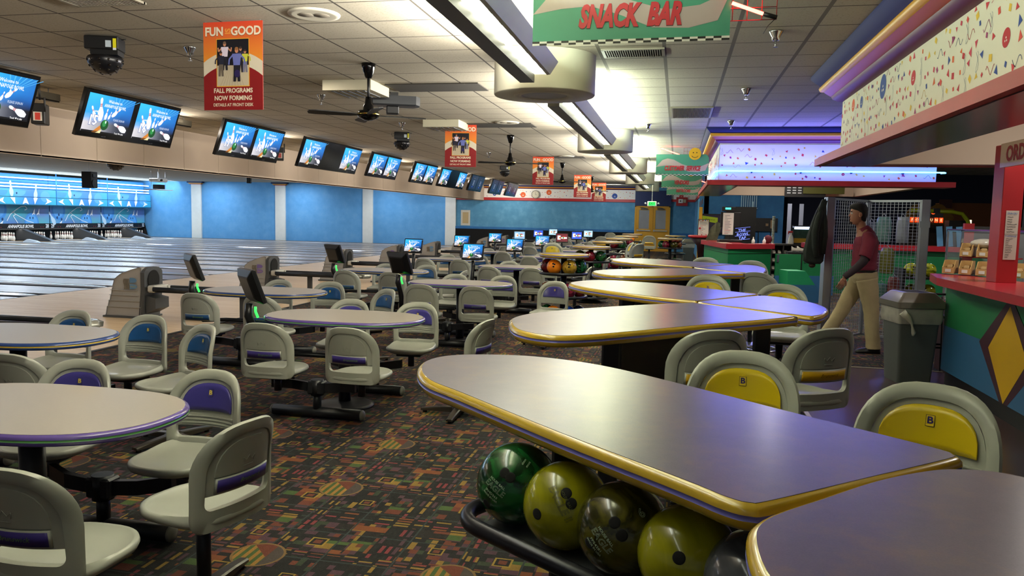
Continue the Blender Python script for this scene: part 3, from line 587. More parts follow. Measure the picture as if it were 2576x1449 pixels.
# ---------------------------------------------------------------- overhead score displays
def tv_pair(y, la, lb, label, W2=2.0, off=()):
    """two flat displays side by side, tipped down towards the seats"""
    t = thing('overhead_display', label, 'display', (-7.72, y, 2.825), 0, 'pairs of hanging score displays over the lanes')
    H = .65; w2 = W2/2; wide = W2 > 2.6; tilt = math.atan2(.21, .60); R = Matrix(((0, 0, 0), (0, 0, 0), (0, 0, 0)))
    V = Vector((math.sin(tilt), 0, math.cos(tilt))); U = Vector((0, 1, 0)); N = U.cross(V)
    F = Matrix(((U.x, V.x, N.x, 0), (U.y, V.y, N.y, 0), (U.z, V.z, N.z, 0), (0, 0, 0, 1)))
    m = MB(); m.x = F; m.stack([[(sx*w2*k, sz*H/2*kz, d) for sx, sz in ((-1, -1), (1, -1), (1, 1), (-1, 1))] for k, kz, d in ((.985, .97, 0), (1, 1, -.012), (1, 1, -.06), (.93, .8, -.10))], False); m.build('cabinet', mat('gloss_black_plastic', '#0a0a0c', .18), t)
    m = MB(); [m.box((-.12, s_*w2*.5, .30), (.14, .22, .03)) for s_ in (-1, 1)]; [m.box((-.10, s_*w2*.5, .315), (.05, .05, .06)) for s_ in (-1, 1)]; m.build('ceiling_bracket', MBLACK, t)
    SW = (w2-.11 if not wide else .95); SH = H-.125
    for k, (ln, s_) in enumerate(((la, -1), (lb, 1))):
        cx_ = s_*w2*.5 if not wide else s_*(w2-.04-SW/2)
        O = F @ Vector((cx_-SW/2, -H/2+.078, .002))
        if k in off:
            q = Art(); q.rect(0, 0, SW, SH, '#10203a', 0); 
            for j in range(5): q.rect(SW*.40, SH*(.62-.08*j), SW*.62, SH*(.65-.08*j), '#8a9ab4', 1)
            q.disc(SW*.44, SH*.8, .015, .02, '#b02040', 1, 8); q.disc(SW*.56, SH*.8, .015, .02, '#20a050', 1, 8); q.rect(SW*.42, SH*.14, SW*.5, SH*.22, '#2c5ae0', 1)
        else: q = screen_art(ln, (SW, SH))
        s2 = q.build('screen', O, U, V, MSCR, t, .0012)
        b = Art(); b.text('series TV', 0, 0, .022, '#6a6c72', 1, 1, 0, 0, 0, 1); b.build('maker_mark', F @ Vector((cx_, -H/2+.035, .002)), U, V, artmat('printed_plastic', 0, .4), t)
    return t
# ---------------------------------------------------------------- ball return
BR = {}
def ball_return(x, y, colr, label):
    if colr in BR: return dup(BR[colr], (x, y, 0), 0, label)
    t = thing('ball_return', label, 'ball return', (x, y, 0), 0, 'grey hooded ball returns on the approach'); BR[colr] = t
    MH = mat('pale_hood_plastic', '#a4a19c', .45); MF = mat('dark_hood_plastic', '#46484a', .4); W = .20
    # side view outline (x towards the seats, z up)
    low = [(-.42, .05), (-.40, .16), (-.385, .165), (-.365, .25), (-.35, .255), (-.335, .33), (-.325, .335), (-.315, .40)]
    S = [(-.43, .03)]+low+[(-.27, .56), (-.18, .63), (0, .70), (.12, .735), (.17, .73), (.19, .40), (.14, .03)]
    m = MB(); m.stack([[(a_, s_*k, b_) for a_, b_ in S] for s_, k in ((-1, W-.02), (-1, W), (1, W), (1, W-.02))], False); 
    for zz in (.16, .25, .33, .40): m.box((-.12, 0, zz), (.56-(zz-.1)*.4, W*2+.012, .006))
    m.build('hood', MH, t)
    m = MB(); fp = [(-W, .42), (-W, .66)]+[(-W*math.cos(PI*k/10), .66+.085*math.sin(PI*k/10)) for k in range(1, 10)]+[(W, .66), (W, .42), (W-.01, .03), (-W+.01, .03)]
    def fx(z): return .19+(.0 if z > .4 else -(.4-z)*.13)
    m.stack([[(fx(b_)+d, a_, b_) for a_, b_ in fp] for d in (-.03, .035)], False)
    m.stack([[(.20+e, q*.15, z) for q, z in ((-1, .33-e*.2), (1, .33-e*.2), (1, .07+e*.5), (-1, .07+e*.5))] for e in (0, .10, .16)], False)
    m.build('front_frame', MF, t)
    m = MB(); m.stack([[(.228+d, .125*math.cos(2*PI*k/28), .555+.14*math.sin(2*PI*k/28)) for k in range(28)] for d in (0, .003)], False); m.build('ball_opening', mat('dark_opening', '#050505', .9), t)
    m = MB(); m.box((0, 0, .015), (.98, W*2+.06, .03)); m.x = Matrix.Translation((-.12, 0, 0)); t2 = MB().box((-.13, 0, .015), (.66, W*2+.03, .03)).build('plinth', MGREY, t)
    c2 = BANDC[colr]; a = Art(); z0 = .47
    for k in range(4): a.line([(-.10+.022*k+.012*math.sin(j*1.3), .42+j*.03) for j in range(6)], .016, '#6b6152', 1)
    def bump(cx_, cy_, w_, h_): a.face([(cx_, cy_-h_)]+[(cx_+w_*math.cos(-PI/2+PI*k/10)*1.0+.04, cy_+h_*math.sin(-PI/2+PI*k/10)) for k in range(11)]+[(cx_, cy_+h_)], '#5f86a8' if colr == 'blue' else '#7a64a4', 2)
    bump(-.01, .55, .075, .036); bump(-.01, .46, .08, .036); a.text('Brunswick', .045, .46, .022, '#c9b34a', 3, .9, .3, .01, 0, 1)
    a.build('emblem', (0, -W-.003, 0), (1, 0, 0), (0, 0, 1), artmat('painted_metal', 0, .4), t, .002)
    m = MB(); m.box((.30, 0, .43), (.13, .34, .10), .02); [m.box((.375, s_*.14, .43), (.02, .06, .07)) for s_ in (-1, 1)]; m.build('return_head', mat('white_plastic', '#c4c2b8', .4), t)
    L0, L1 = .34, 1.95
    for s_ in (-1, 1):
        m = MB(); m.stack([[(xx, s_*(.17+.02*math.cos(k)), .43+.035*math.sin(k)) for k in [j*2*PI/10 for j in range(10)]] for xx in (L0, L1)], True); r_ = m.build('rail', mat('anthracite_rail', '#34363a', .3, .4), t)
    m = MB(); m.box(((L0+L1)/2, 0, .395), (L1-L0, .31, .02)); m.build('ball_tray', MDK, t)
    m = MB(); m.box(((L0+L1)/2+.1, 0, .412), (L1-L0-.25, .05, .014)); m.build('centre_strip', mat('strip_'+colr, '#b39b32' if colr == 'blue' else '#5f9a3c', .4), t)
    m = MB(); [m.box(((L0+L1)/2+.1, s_*.08, .410), (L1-L0-.25, .09, .012)) for s_ in (-1, 1)]; m.build('tray_lining', mat('lining_'+colr, '#1e2f58' if colr == 'blue' else '#38224e', .4), t)
    m = MB(); m.stack([[(L1+.14*math.sin(q)*1, .19*k_, z) for k_ in (-1, -.5, .5, 1)] for q, z in ((0, .39), (1.2, .40), (1.4, .45), (.4, .475))], False); m.lathe([(.19, .39), (.20, .43), (.18, .475), (.06, .47)], 20, (L1, 0, 0)); m.build('end_cap', mat('pale_metal', '#a9a89c', .25, .4), t)
    
    for xx in (.95, 1.65): m = MB(); m.box((xx, 0, .2), (.08, .05, .38)); m.box((xx, 0, .02), (.34, .22, .03)); m.build('rack_leg', MF, t)
    return t
# ================================================================ lanes, pins, masking units
PITCH = 3.46; Y0 = 9.99
def pairc(i): return Y0+PITCH*i
MGUT = mat('gutter_black', '#101216', .35); MCAP = mat('pale_lane_cap', '#b8bcc4', .18, .2)
for i in range(0, 9):
    yc = pairc(i)
    for k, dy in ((0, -.865), (1, .865)):
        n = 15+2*i+k; y = yc+dy
        g = 'bowling lanes running to the pins'
        t = thing('bowling_lane', 'maple bowling lane number %d, between the dark gutters' % n, 'bowling lane', (0, y, 0), 0, g)
        MB().box((-20.3, 0, -.05), (18.5, 1.066, .098)).build('lane_surface', MLANE, t)
        for s_ in (-1, 1):
            m = MB(); yy = s_*.648; m.stack([[(x, yy+.110*math.cos(PI*j/8), -.005-.075*math.sin(PI*j/8)) for j in range(9)] for x in (-11.1, -29.5)], True, False, False, closed=False); m.build('gutter', MGUT, t)
    for q, yq in ((0, yc), (1, yc+PITCH/2)):
        if q and i == 8: continue
        t = thing('lane_divider', ('rounded pale capping strip between lanes %d and %d' % ((15+2*i, 16+2*i) if q == 0 else (16+2*i, 17+2*i))) if not (q and i == 8) else 'rounded pale capping strip between lane 32 and the blue wall', 'lane divider', (0, yq, 0), 0, 'capping strips between the lanes')
        m = MB(); m.stack([[(x, w_*a_, z_*b_-.012) for a_, b_ in ((-1, -.6), (-1, .3), (-.6, 1), (.6, 1), (1, .3), (1, -.6))] for x, w_, z_ in ((-11.0, .03, .01), (-11.15, .07, .025), (-11.6, .09, .035), (-29.4, .09, .035))], False); m.build('capping', MCAP, t)
        if q: 
            m = MB(); m.stack([[(x, .11*a_, z) for a_, z in ((-1, 0), (1, 0), (.7, h_), (-.7, h_))] for x, h_ in ((-27.2, .03), (-27.35, .09), (-27.75, .15), (-27.95, .04))], False); m.x = None; m.build('sensor_cover', mat('white_sensor_plastic', '#cfd4dc', .35), t)
# pins
def pin_obj(x, y, z, label):
    pr = [(.028, 0), (.045, .03), (.058, .09), (.0605, .115), (.05, .17), (.034, .215), (.023, .255), (.026, .29), (.0315, .33), (.027, .36), (.012, .378), (.002, .381)]
    o = MB().lathe(pr, 12, (0, 0, 0)); o = o.build('bowling_pin', mat('white_pin_plastic', '#eeece6', .25)); tag(o, label, 'bowling pin', 'white pins standing at the end of the lanes'); o.location = (x, y, z)
    m = MB(); [m.lathe([(.0262+.001, z_), (.0262+.0012, z_+.014)], 12, cap=False) for z_ in (.235, .262)]; m.build('neck_stripe', mat('red_stripe', '#b01c28', .4), o); return o
pp = None
for i in range(6, 9):
    for k, dy in ((0, -.865), (1, .865)):
        n = 15+2*i+k; y = pairc(i)+dy; lb = 'white pin with red neck stripes, in the set standing under number %d' % n
        for r in range(4):
            for q in range(r+1):
                X = -29.34-.264*r; Y_ = y+(q-r/2)*.305
                if pp is None: pp = pin_obj(X, Y_, 0, lb)
                else: dup(pp, (X, Y_, 0), 0, lb)
MPRN = artmat('printed_masking', 0, .5)
def masking(i):
    yc = pairc(i); la, lb = 15+2*i, 16+2*i
    t = thing('masking_unit', 'blue masking panel with bowling artwork over lanes %d and %d' % (la, lb), 'masking unit', (-29.8, yc, 0), 0, 'blue masking panels over the pins')
    m = MB(); m.box((-.06, 0, 1.06), (.05, 3.44, 1.14)); m.build('panel_board', MBLACK, t)
    W = 3.42
    a = Art(); a.grid(0, 0, W, .86, 10, 4, lambda u, v: (.05+.08*math.sin(u*9)*v+.05, .33+.12*math.sin(u*7+2)*math.cos(v*5), .60+.1*math.cos(u*5)), 0)
    a.disc(.55, .62, .42, .46, '#3f8fe0', 1, 26); a.disc(.52, .66, .33, .38, '#5aa4ec', 2, 26)
    for x, y in ((.55, .42), (.44, .28), (.72, .20)): a.disc(x, y, .05, .07, '#10407a', 3, 12)
    a.pin(.12, .25, .72, .55, '#bcdcf6', 3, None); a.disc(2.35, 0, .42, .50, '#3f8fe0', 2, 24, 0, PI); a.disc(2.35, 0, .34, .40, '#58a6ee', 3, 24, 0, PI)
    for x in (2.25, 2.42): a.disc(x, .26, .03, .06, '#0d3566', 4, 10)
    a.line([(.95, .12), (1.15, .42), (1.45, .62), (1.75, .78), (2.0, .80), (2.1, .68), (1.95, .62)], .035, '#dceefc', 4); a.line([(1.25, .55), (1.45, .42), (2.1, .12), (2.45, -.0+.03)], .03, '#dceefc', 4); a.line([(1.45, .42), (1.3, .35), (1.55, .02)], .035, '#dceefc', 4)
    for x in (2.45, 2.72): a.face([(x-.09, .38), (x+.09, .72), (x+.07, .38), (x+.03, .46)], '#f2f8ff', 5)
    a.face([(.55, 0), (.75, .14), (.70, 0)], '#f2f8ff', 5)
    a.build('lower_artwork', (.0, -W/2, .775), (0, 1, 0), (0, 0, 1), MPRN, t, .004)
    a = Art(); a.rect(0, 0, W, .25, '#07080c', 0); a.text('ANNAPOLIS BOWL', W*.5, .12, .20, '#f4f6fa', 1, .85, .35, .03); a.text(str(la), .14, .13, .24, '#dfe9f4', 1, .8, 0, .03); a.text(str(lb), W-.16, .13, .24, '#dfe9f4', 1, .8, 0, .03)
    for x in (.48, .62, W-.55, W-.41): a.disc(x, .09, .018, .018, '#c01830', 1, 8)
    a.build('name_band', (.01, -W/2, .515), (0, 1, 0), (0, 0, 1), artmat('printed_band', 0, .5), t, .004)
    m = MB(); m.box((.22, 0, 1.645), (.5, 3.44, .04)); m.build('shelf', mat('teal_shelf', '#0f5a78', .5), t)
    a = Art(); a.grid(0, 0, W, .70, 10, 3, lambda u, v: (.04+.05*v, .36+.10*math.sin(u*8), .68+.1*v), 0)
    a.disc(.35, .62, .3, .24, '#4b9cf0', 1, 20, PI, 2*PI); a.disc(1.25, .62, .38, .26, '#63aef2', 1, 20, PI, 2*PI); a.disc(2.75, .38, .28, .26, '#63aef2', 1, 20); a.disc(1.12, .5, .04, .05, '#0d3566', 2, 10); a.pin(2.2, .6, .7, -.1, '#c6e0f8', 2, None); a.pin(.82, .7, .7, .1, '#c6e0f8', 2, None)
    a.face([(.08, .16), (.42, .30), (.36, .15), (.5, .01)], '#f6faff', 3); a.face([(W-.08-.2, .16), (W-.62, .30), (W-.56, .15), (W-.7, .01)], '#f6faff', 3)
    a.face([(.75, .30), (1.02, .30), (1.02, .0)], '#f6faff', 3); a.face([(1.42, 0), (1.55, .30), (1.64, .30), (1.78, 0), (1.6, .07)], '#f6faff', 3); a.face([(2.05, .30), (2.3, .30), (2.12, 0)], '#f6faff', 3)
    a.rect(0, .335, W, .35, '#06304e', 4)
    a.build('upper_artwork', (.418, -W/2, 1.665), (0, 1, 0), (0, 0, 1), MPRN, t, .004)
    m = MB(); m.box((.40, 0, 2.02), (.03, 3.44, .70)); m.build('upper_board', MBLACK, t)
    m = MB(); [m.tube([(.30, -W/2, z), (.30, W/2, z)], .026, 8) for z in (2.46, 2.60, 2.86)]; m.build('light_tube', mat('cool_fluorescent', (.55, .85, 1.0), .3, emit=4, var=0), t)
    m = MB(); m.box((-.05, 0, 2.72), (.04, 3.44, .66)); [m.box((.34, 0, z), (.03, 3.44, .02)) for z in (2.39, 2.74)]; m.box((.42, -1.72, 2.4), (.03, .03, 1.5)); m.build('light_trough', mat('trough_blue', '#3a8ad8', .6), t)
    return t
mk = [masking(i) for i in range(4, 9)]
area('masking_lamp', (-29.2, 30.7, 2.95), (.9, 0, -.6), 17, .15, 190, (.55, .78, 1)); area('masking_lamp_up', (-29.3, 30.7, 2.6), (.5, 0, 1), 17, .15, 130, (.8, .9, 1))
area('masking_fill_front', (-27.6, 30.7, 3.12), (-.75, 0, -.55), 17, .2, 300, (.85, .93, 1)); area('pin_lamp', (-29.7, 30.7, .52), (-.25, 0, -1), 17, .1, 30, (1, .95, .85))  # the front lamp is an added fill for the masking artwork
for i in range(6, 9):
    y = pairc(i); t = thing('ball_ramp', 'dark grey sloping panel between pin decks %d and %d' % (15+2*i, 16+2*i), 'machine panel', (0, y, 0), 0, 'sloping grey panels beside the pins')
    m = MB(); m.prism([(-29.9, -.12), (-28.2, -.12), (-28.2, .12), (-29.9, .12)], 0, .01); m.stack([[(x, s_*.12, z) for x, z in ((-29.95, .02), (-28.1, .02), (-28.15, .06), (-29.6, .52), (-29.95, .52))] for s_ in (-1, 1)], False); m.build('slope', mat('worn_grey_metal', '#56585c', .45, .4), t)
slabk = struct(slab('wall_pit', -31.6, 22, -31.4, 39.5, -.25, 3.16, MBLACK))
cur = MB(); cur.stack([[(x, 39.42-.06*(k % 2), z) for k, x in enumerate([-30.3+.05*j+(.28 if z < 1 else 0)*j/9 for j in range(10)])] for z in (0, 1.0, 1.6)], True, False, False, closed=False)
tag(cur.build('curtain', mat('black_curtain_cloth', '#0a0b10', .9)), 'black curtain gathered beside the last pin deck, by the blue wall', 'curtain')
# speaker, projector, cameras in the lane area
t = thing('loudspeaker', 'black loudspeaker cabinet hanging over the lanes before the masking lights', 'loudspeaker', (-20, 23.6, 2.25), PI/2*1.1)
MB().prism([(-.19, -.18), (.19, -.18), (.15, .18), (-.15, .18)], 0, .56).build('cabinet', mat('black_speaker_paint', '#15161a', .7), t)
MB().tube([(0, -.185, .16), (0, -.195, .16)], .14, 24).build('woofer', MBLACK, t); MB().box((0, -.186, .43), (.16, .01, .10)).build('horn', MDK, t); MB().tube([(0, 0, .56), (0, 0, .91)], .004, 6).build('hanging_wire', MSTEEL, t)
t = thing('projector', 'white ceiling projector on a chrome pole with a shelf under it', 'projector', (-14, 19.1, 2.3), 0)
MB().tube([(0, 0, .86), (0, 0, .12)], .022, 10).build('pole', MCHR, t); MB().box((0, 0, .06), (.30, .42, .10), .02).build('projector_body', mat('white_projector_plastic', '#d4d8da', .4), t)
MB().box((0, .02, -.20), (.36, .72, .015)).build('shelf', MWHITE, t); MB().box((0, .02, -.12), (.2, .24, .12)).build('mirror_box', MDK, t); m = MB(); [m.tube([(0, s_*.3, -.2), (0, s_*.3, .3)], .005, 6) for s_ in (-1, 1)]; m.build('hanger', MSTEEL, t); MB().tube([(.15, -.1, .06), (.19, -.1, .06)], .03, 12).build('lens', MBLACK, t)
t = thing('wall_speaker', 'small black two-cone speaker hanging under the lane ceiling', 'speaker', (-18.1, 30.7, 2.78), PI/2)
MB().box((0, 0, .13), (.18, .16, .30), .02).build('case', MBLACK, t); [MB().tube([(0, -.08, z), (0, -.09, z)], .055, 14).build('cone', MGREY, t) for z in (.06, .2)]; MB().tube([(0, 0, .28), (0, 0, .38)], .01, 6).build('stem', MBLACK, t)
# ================================================================ seating by the lanes
BRX = -7.62
for i in range(-1, 9):
    colr = 'blue' if i % 2 == 0 else 'purple'
    ball_return(BRX, pairc(i)-.05, colr, 'hooded ball return with %s emblem, %s along the approach' % (colr, ORD[i+1]) if i >= 0 else 'end of a purple and green ball return rack, beside the front tables')
for i in range(0, 9): tv_pair((10.0, 13.25, 16.65, 19.9, 23.25, 26.4, 29.65, 33.15, 36.3)[i], 15+2*i, 16+2*i, 'black hanging display pair showing lanes %d and %d' % (15+2*i, 16+2*i) if i < 6 else 'dim black hanging display pair, %s from the far wall' % {6: 'third', 7: 'second', 8: 'nearest'}[i], (1.98, 2.1, 3.0, 2.1, 2.15, 3.1, 2.0, 2.2, 2.3)[i], (0, 1) if i >= 6 else ())
t = tv_pair(7.25, 13, 14, 'black hanging display of lane 14, cut by the edge of the picture')
side = {('n', 0): 'left of the two near-side seats', ('n', 1): 'right of the two near-side seats', ('f', 0): 'left of the two far-side seats', ('f', 1): 'right of the two far-side seats'}
def set_group(cx_, cy_, colr, k, end=None):
    tn = '%s %s-edged table' % (ORD[k], colr)
    lane_table(cx_, cy_, colr, 'grey oval table with glossy %s edge, %s of the %s-edged row' % (colr, ORD[k], colr))
    seat_frame(cx_-.03, cy_-.44, False, 'dark swing-arm frame on the near side of the '+tn); seat_frame(cx_-.03, cy_+.44, True, 'dark swing-arm frame on the far side of the '+tn)
    r = random.Random(int(cy_*10))
    O_ = {('purple', 'n', 1): (-2.0, 2.2, 0), ('purple', 'f', 0): (-3.0, 3.24, PI+.1), ('purple', 'f', 1): (-2.25, 3.20, PI-.07), ('blue', 'n', 1): (-3.52, 3.76, 0), ('blue', 'f', 1): (-3.86, 4.88, PI-.05)} if k == 0 else {}
    for q, x in ((0, -.27), (1, .40)):
        P_ = O_.get((colr, 'n', q), (cx_+x, cy_-.60, r.uniform(-.08, .08)))
        chair('arm', colr, *P_, 'pale shell chair at the %s, %s' % (tn, side[('n', q)]), '%s-trimmed shell chairs' % colr)
    for q, x in ((0, -.30), (1, .36)):
        P_ = O_.get((colr, 'f', q), (cx_+x, cy_+.60, PI+r.uniform(-.08, .08)))
        chair('arm', colr, *P_, 'pale shell chair at the %s, %s' % (tn, side[('f', q)]), '%s-trimmed shell chairs' % colr)
    e = end or (1.0, -.05, PI/2)
    chair('star', colr, cx_+e[0], cy_+e[1], e[2], 'pale pedestal shell chair at the right end of the %s' % tn, '%s-trimmed pedestal chairs' % colr)
for k in range(10):
    cy_ = 2.42+PITCH*k if k else 2.72
    if cy_ < 37: set_group(-2.62, cy_, 'purple', k, {0: (.80, .0, 1.35), 1: (.98, -.02, 1.35), 2: (1.10, .02, PI-.25)}.get(k))
for k in range(9):
    cy_ = 4.04+PITCH*k if k else 4.32
    if cy_ < 37: set_group(-4.24, cy_, 'blue', k, {0: (.95, .28, 2.65), 1: (1.12, .1, 2.53)}.get(k))
cn = 0
for k in range(0, 9):
    for cx_, off_, colr in ((-2.62, 2.42, 'purple'), (-4.24, 4.04, 'blue')):
        cy_ = off_+PITCH*k
        if cy_ > 37 or (k == 0): continue
        x = cx_-.74; away = k <= (2 if colr == 'blue' else 2)
        rz = PI*.80 if away else .1
        lane = {3: 21, 4: 23, 5: 25, 6: 27, 7: 29, 8: 31}.get(k, 0)+(1 if colr == 'blue' else 0)
        console(x, cy_-.1, rz+random.Random(k).uniform(-.15, .15), ('black touch screen turned away, green light on its arm, at the %s %s-edged table' if away else 'lit touch screen at the left end of the %s %s-edged table') % (ORD[k], colr), lane, 0 if k < 6 else {6: 3 if colr == 'purple' else 1, 7: 2, 8: 4}[k])
# ================================================================ concourse tables with yellow edges
def smooth(P, n=4, sharp_=()):
    out = []; N = len(P)
    for i in range(N):
        p0, p1, p2, p3 = (Vector(P[(i+k-1) % N]) for k in range(4))
        for j in range(n):
            t = j/n; out.append(tuple(.5*((2*p1)+(p2-p0)*t+(2*p0-5*p1+4*p2-p3)*t*t+(3*p1-p0-3*p2+p3)*t**3)))
    return out
def corner(P, r=.06, n=5):
    """polygon with every corner rounded; P = (x, y[, radius])"""
    out = []; N = len(P)
    for i in range(N):
        p = Vector(P[i][:2]); a_ = Vector(P[i-1][:2])-p; b_ = Vector(P[(i+1) % N][:2])-p; rr = P[i][2] if len(P[i]) > 2 else r
        ang = a_.angle(b_); d = min(rr/math.tan(ang/2), a_.length*.48, b_.length*.48); s_ = p+a_.normalized()*d; e = p+b_.normalized()*d
        for k in range(n+1): t = k/n; out.append(tuple(s_*(1-t)**2+2*p*t*(1-t)+e*t*t))
    return out
T0 = [(.13, 1.28), (.16, 1.40), (.29, 1.55), (.41, 1.68), (.52, 1.77), (.60, 1.81), (.70, 1.81), (.79, 1.73), (.82, 1.6), (.74, 1.32), (.62, 1.12), (.42, 1.0), (.24, 1.02), (.15, 1.12)]
T1 = [(-.85, 2.5), (-.87, 2.67), (-.79, 2.8), (-.58, 2.86), (-.39, 2.83), (-.20, 2.73), (.04, 2.52), (.34, 2.23), (.61, 1.98), (.65, 1.91), (.62, 1.86), (.41, 1.67), (.2, 1.48), (.15, 1.455), (.10, 1.48), (.02, 1.56), (-.27, 1.83), (-.61, 2.17), (-.76, 2.32)]
T2 = [(-.80, 3.75), (-.82, 3.95), (-.74, 4.19), (-.49, 4.52), (-.14, 4.87), (.08, 5.04), (.13, 5.05), (.40, 4.81), (.64, 4.57), (.655, 4.52), (.45, 4.29), (.21, 4.05), (-.17, 3.64), (-.40, 3.42), (-.56, 3.38), (-.71, 3.5)]
T2B = [(.14, 5.11), (.30, 5.36), (.56, 5.72), (.68, 5.72), (.78, 5.6), (.89, 5.38), (.925, 5.07), (.86, 4.78), (.79, 4.62), (.71, 4.60), (.42, 4.85)]
T3 = [(-.83, 6.14), (-.81, 6.38), (-.68, 6.58), (-.52, 6.64), (-.33, 6.59), (0, 6.41), (.38, 6.05), (.58, 5.86), (.58, 5.81), (.36, 5.48), (.16, 5.19), (.11, 5.18), (-.12, 5.31), (-.41, 5.56), (-.67, 5.84)]
T4 = [(-.81, 7.64), (-.73, 7.98), (-.43, 8.28), (-.14, 8.52), (.09, 8.72), (.15, 8.73), (.42, 8.43), (.65, 8.16), (.65, 8.11), (.3, 7.81), (-.18, 7.31), (-.50, 7.19), (-.7, 7.34)]
T4B = [(.19, 8.90), (.42, 9.3), (.68, 9.72), (.84, 9.76), (.95, 9.6), (.99, 9.2), (.96, 8.8), (.88, 8.38), (.76, 8.24), (.70, 8.25), (.45, 8.55)]
T5 = [(-.80, 9.85), (-.75, 10.32), (-.58, 10.52), (-.40, 10.55), (.09, 10.27), (.40, 10.05), (.66, 9.84), (.66, 9.78), (.42, 9.42), (.20, 9.06), (.14, 9.05), (-.23, 9.24), (-.57, 9.48)]
ZT = 1.05
def conc_table(poly, label, foot, panel_=None):
    cx_ = sum(p[0] for p in poly)/len(poly); cy_ = sum(p[1] for p in poly)/len(poly)
    t = thing('standing_table', label, 'table', (cx_, cy_, 0), 0, 'standing-height tables with yellow edges'); P = smooth([(x-cx_, y-cy_) for x, y in poly], 5)
    top_parts(t, P, ZT, .055, MLAM2, MTY, MTYs, .018)
    m = MB(); 
    for fx, fy in foot: m.box((fx-cx_, fy-cy_, .5), (.10, .10, 1.0), .01); m.box((fx-cx_, fy-cy_, .02), (.4, .4, .03), .01)
    m.build('column', MDK, t)
    if panel_:
        (xa, ya), (xb, yb) = panel_; L = math.hypot(xb-xa, yb-ya); MB().box(((xa+xb)/2-cx_, (ya+yb)/2-cy_, .62), (L, .04, .72), rz=math.atan2(yb-ya, xb-xa)).build('modesty_panel', mat('grey_brown_panel', '#3d3733', .6), t)
    return t
conc_table(T0, 'small dark table section at the bottom corner, touching the front table', [(.55, 1.3)])
conc_table(T1, 'nearest large standing table, its dark top over a rack of bowling balls', [(-.30, 2.35), (.30, 1.95)])
conc_table(T2, 'second large standing table, pale at its round end and blue at the other', [(-.32, 4.15), (.22, 4.45)], ((-.34, 4.2), (.30, 4.75)))
conc_table(T2B, 'rounded end section joined behind the second large standing table', [(.55, 5.15)])
conc_table(T3, 'third large standing table, reaching back from the second', [(-.35, 6.0), (.15, 5.65)], ((-.42, 6.2), (.3, 5.6)))
conc_table(T4, 'fourth large standing table, narrow and pale at its round end', [(-.35, 7.75), (.15, 8.2)], ((-.4, 7.75), (.2, 8.3)))
conc_table(T4B, 'rounded end section between the fourth and fifth large standing tables', [(.65, 9.0)])
conc_table(T5, 'fifth and farthest large standing table, before the customer desk', [(-.35, 9.9), (.15, 9.65)])
# high stools: x, y, rotation, words
ST = [(.24, 2.84, PI-.12, 'yellow-padded stool just behind the nearest large table, facing it'), (.69, 2.42, PI*.84, 'yellow-padded stool at the right end of the nearest large table, cut by the frame'),
      (.61, 4.14, .55, 'stool showing its yellow nameplate beside the brown tile floor'), (.09, 3.90, .45, 'plain-backed stool between the two nearest large tables, behind a yellow-padded one'),
      (.28, 7.12, PI-.05, 'yellow-padded stool behind the third large table'), (.81, 6.33, PI-.12, 'yellow-padded stool behind the rounded end section of the second table'), (.90, 8.28, -.5, 'dark-backed stool beyond the third large table, turned away'),
      (.94, 10.15, PI, 'pale stool behind the blue end of the fourth table, before the green desk'), (.385, 10.68, PI, 'pale stool behind the fifth large table, before the green desk'),
      (-1.18, 16.9, PI/2+.25, 'stool with yellow pad seen edge-on beyond the fifth table, seat pointing left'), (-.93, 16.2, PI/2-.65, 'stool with yellow nameplate standing beside the one seen edge-on'),
      (-2.30, 14.95, PI+.45, 'yellow-padded stool beside the first round table with a ball rack'), (-2.06, 21.95, 0, 'stool with yellow nameplate, left of two side by side before the doors'), (-1.62, 22.45, 0, 'stool with yellow nameplate, right of two side by side before the doors'),
      (-.85, 24.8, 0, 'lone stool with yellow nameplate before the double doors'), (-2.35, 28.3, 0, 'farthest stool with a grey back by the touch screens')]
for x, y, rz, lb in ST: chair('stool', 'yellow', x, y, rz, lb, 'high stools with yellow trim')
# ---------------------------------------------------------------- bowling balls
def ballmat(name, c1, c2, sw=3, dist=2, lo=.38, hi=.62):
    n = NB(name, .16); nz = n.nt.nodes.new('ShaderNodeTexNoise'); nz.inputs['Scale'].default_value = sw*3; nz.inputs['Detail'].default_value = 5; nz.inputs['Distortion'].default_value = dist; n.nt.links.new(n.co, nz.inputs['Vector'])
    n.p.inputs['Coat Weight'].default_value = .3
    return n.out(n.ramp(nz.outputs['Fac'], [(lo, c1), (hi, c2)], False))
BM = {'green': ballmat('ball_green_swirl', '#06240f', '#1c5c2a'), 'lime': ballmat('ball_lime', '#74730a', '#969418', 2, 1), 'olive': ballmat('ball_olive_swirl', '#23250a', '#545018'), 'navy': ballmat('ball_navy_swirl', '#04081c', '#142a4e'),
      'orange': ballmat('ball_orange', '#f07810', '#ff941c', 1.5, .3), 'gold': ballmat('ball_gold_streak', '#3c2a08', '#b8922e', 3, 4, .36, .44), 'teal': ballmat('ball_green_streak', '#02180f', '#16653c', 3, 4, .4, .5), 'magenta': ballmat('ball_magenta_swirl', '#3a0416', '#a0304c', 3, 3), 'red': ballmat('ball_red', '#4c0810', '#7a1420'), 'blue': ballmat('ball_blue', '#0a2a78', '#1c50b8'), 'brown': ballmat('ball_brown', '#3c1a0a', '#8a4a24'), 'yellow': ballmat('ball_yellow_streak', '#6a7a0a', '#c4c62a', 2, 3, .4, .5), 'grey': ballmat('ball_grey', '#3a3d44', '#5c6068', 2, 1)}
BP = {}
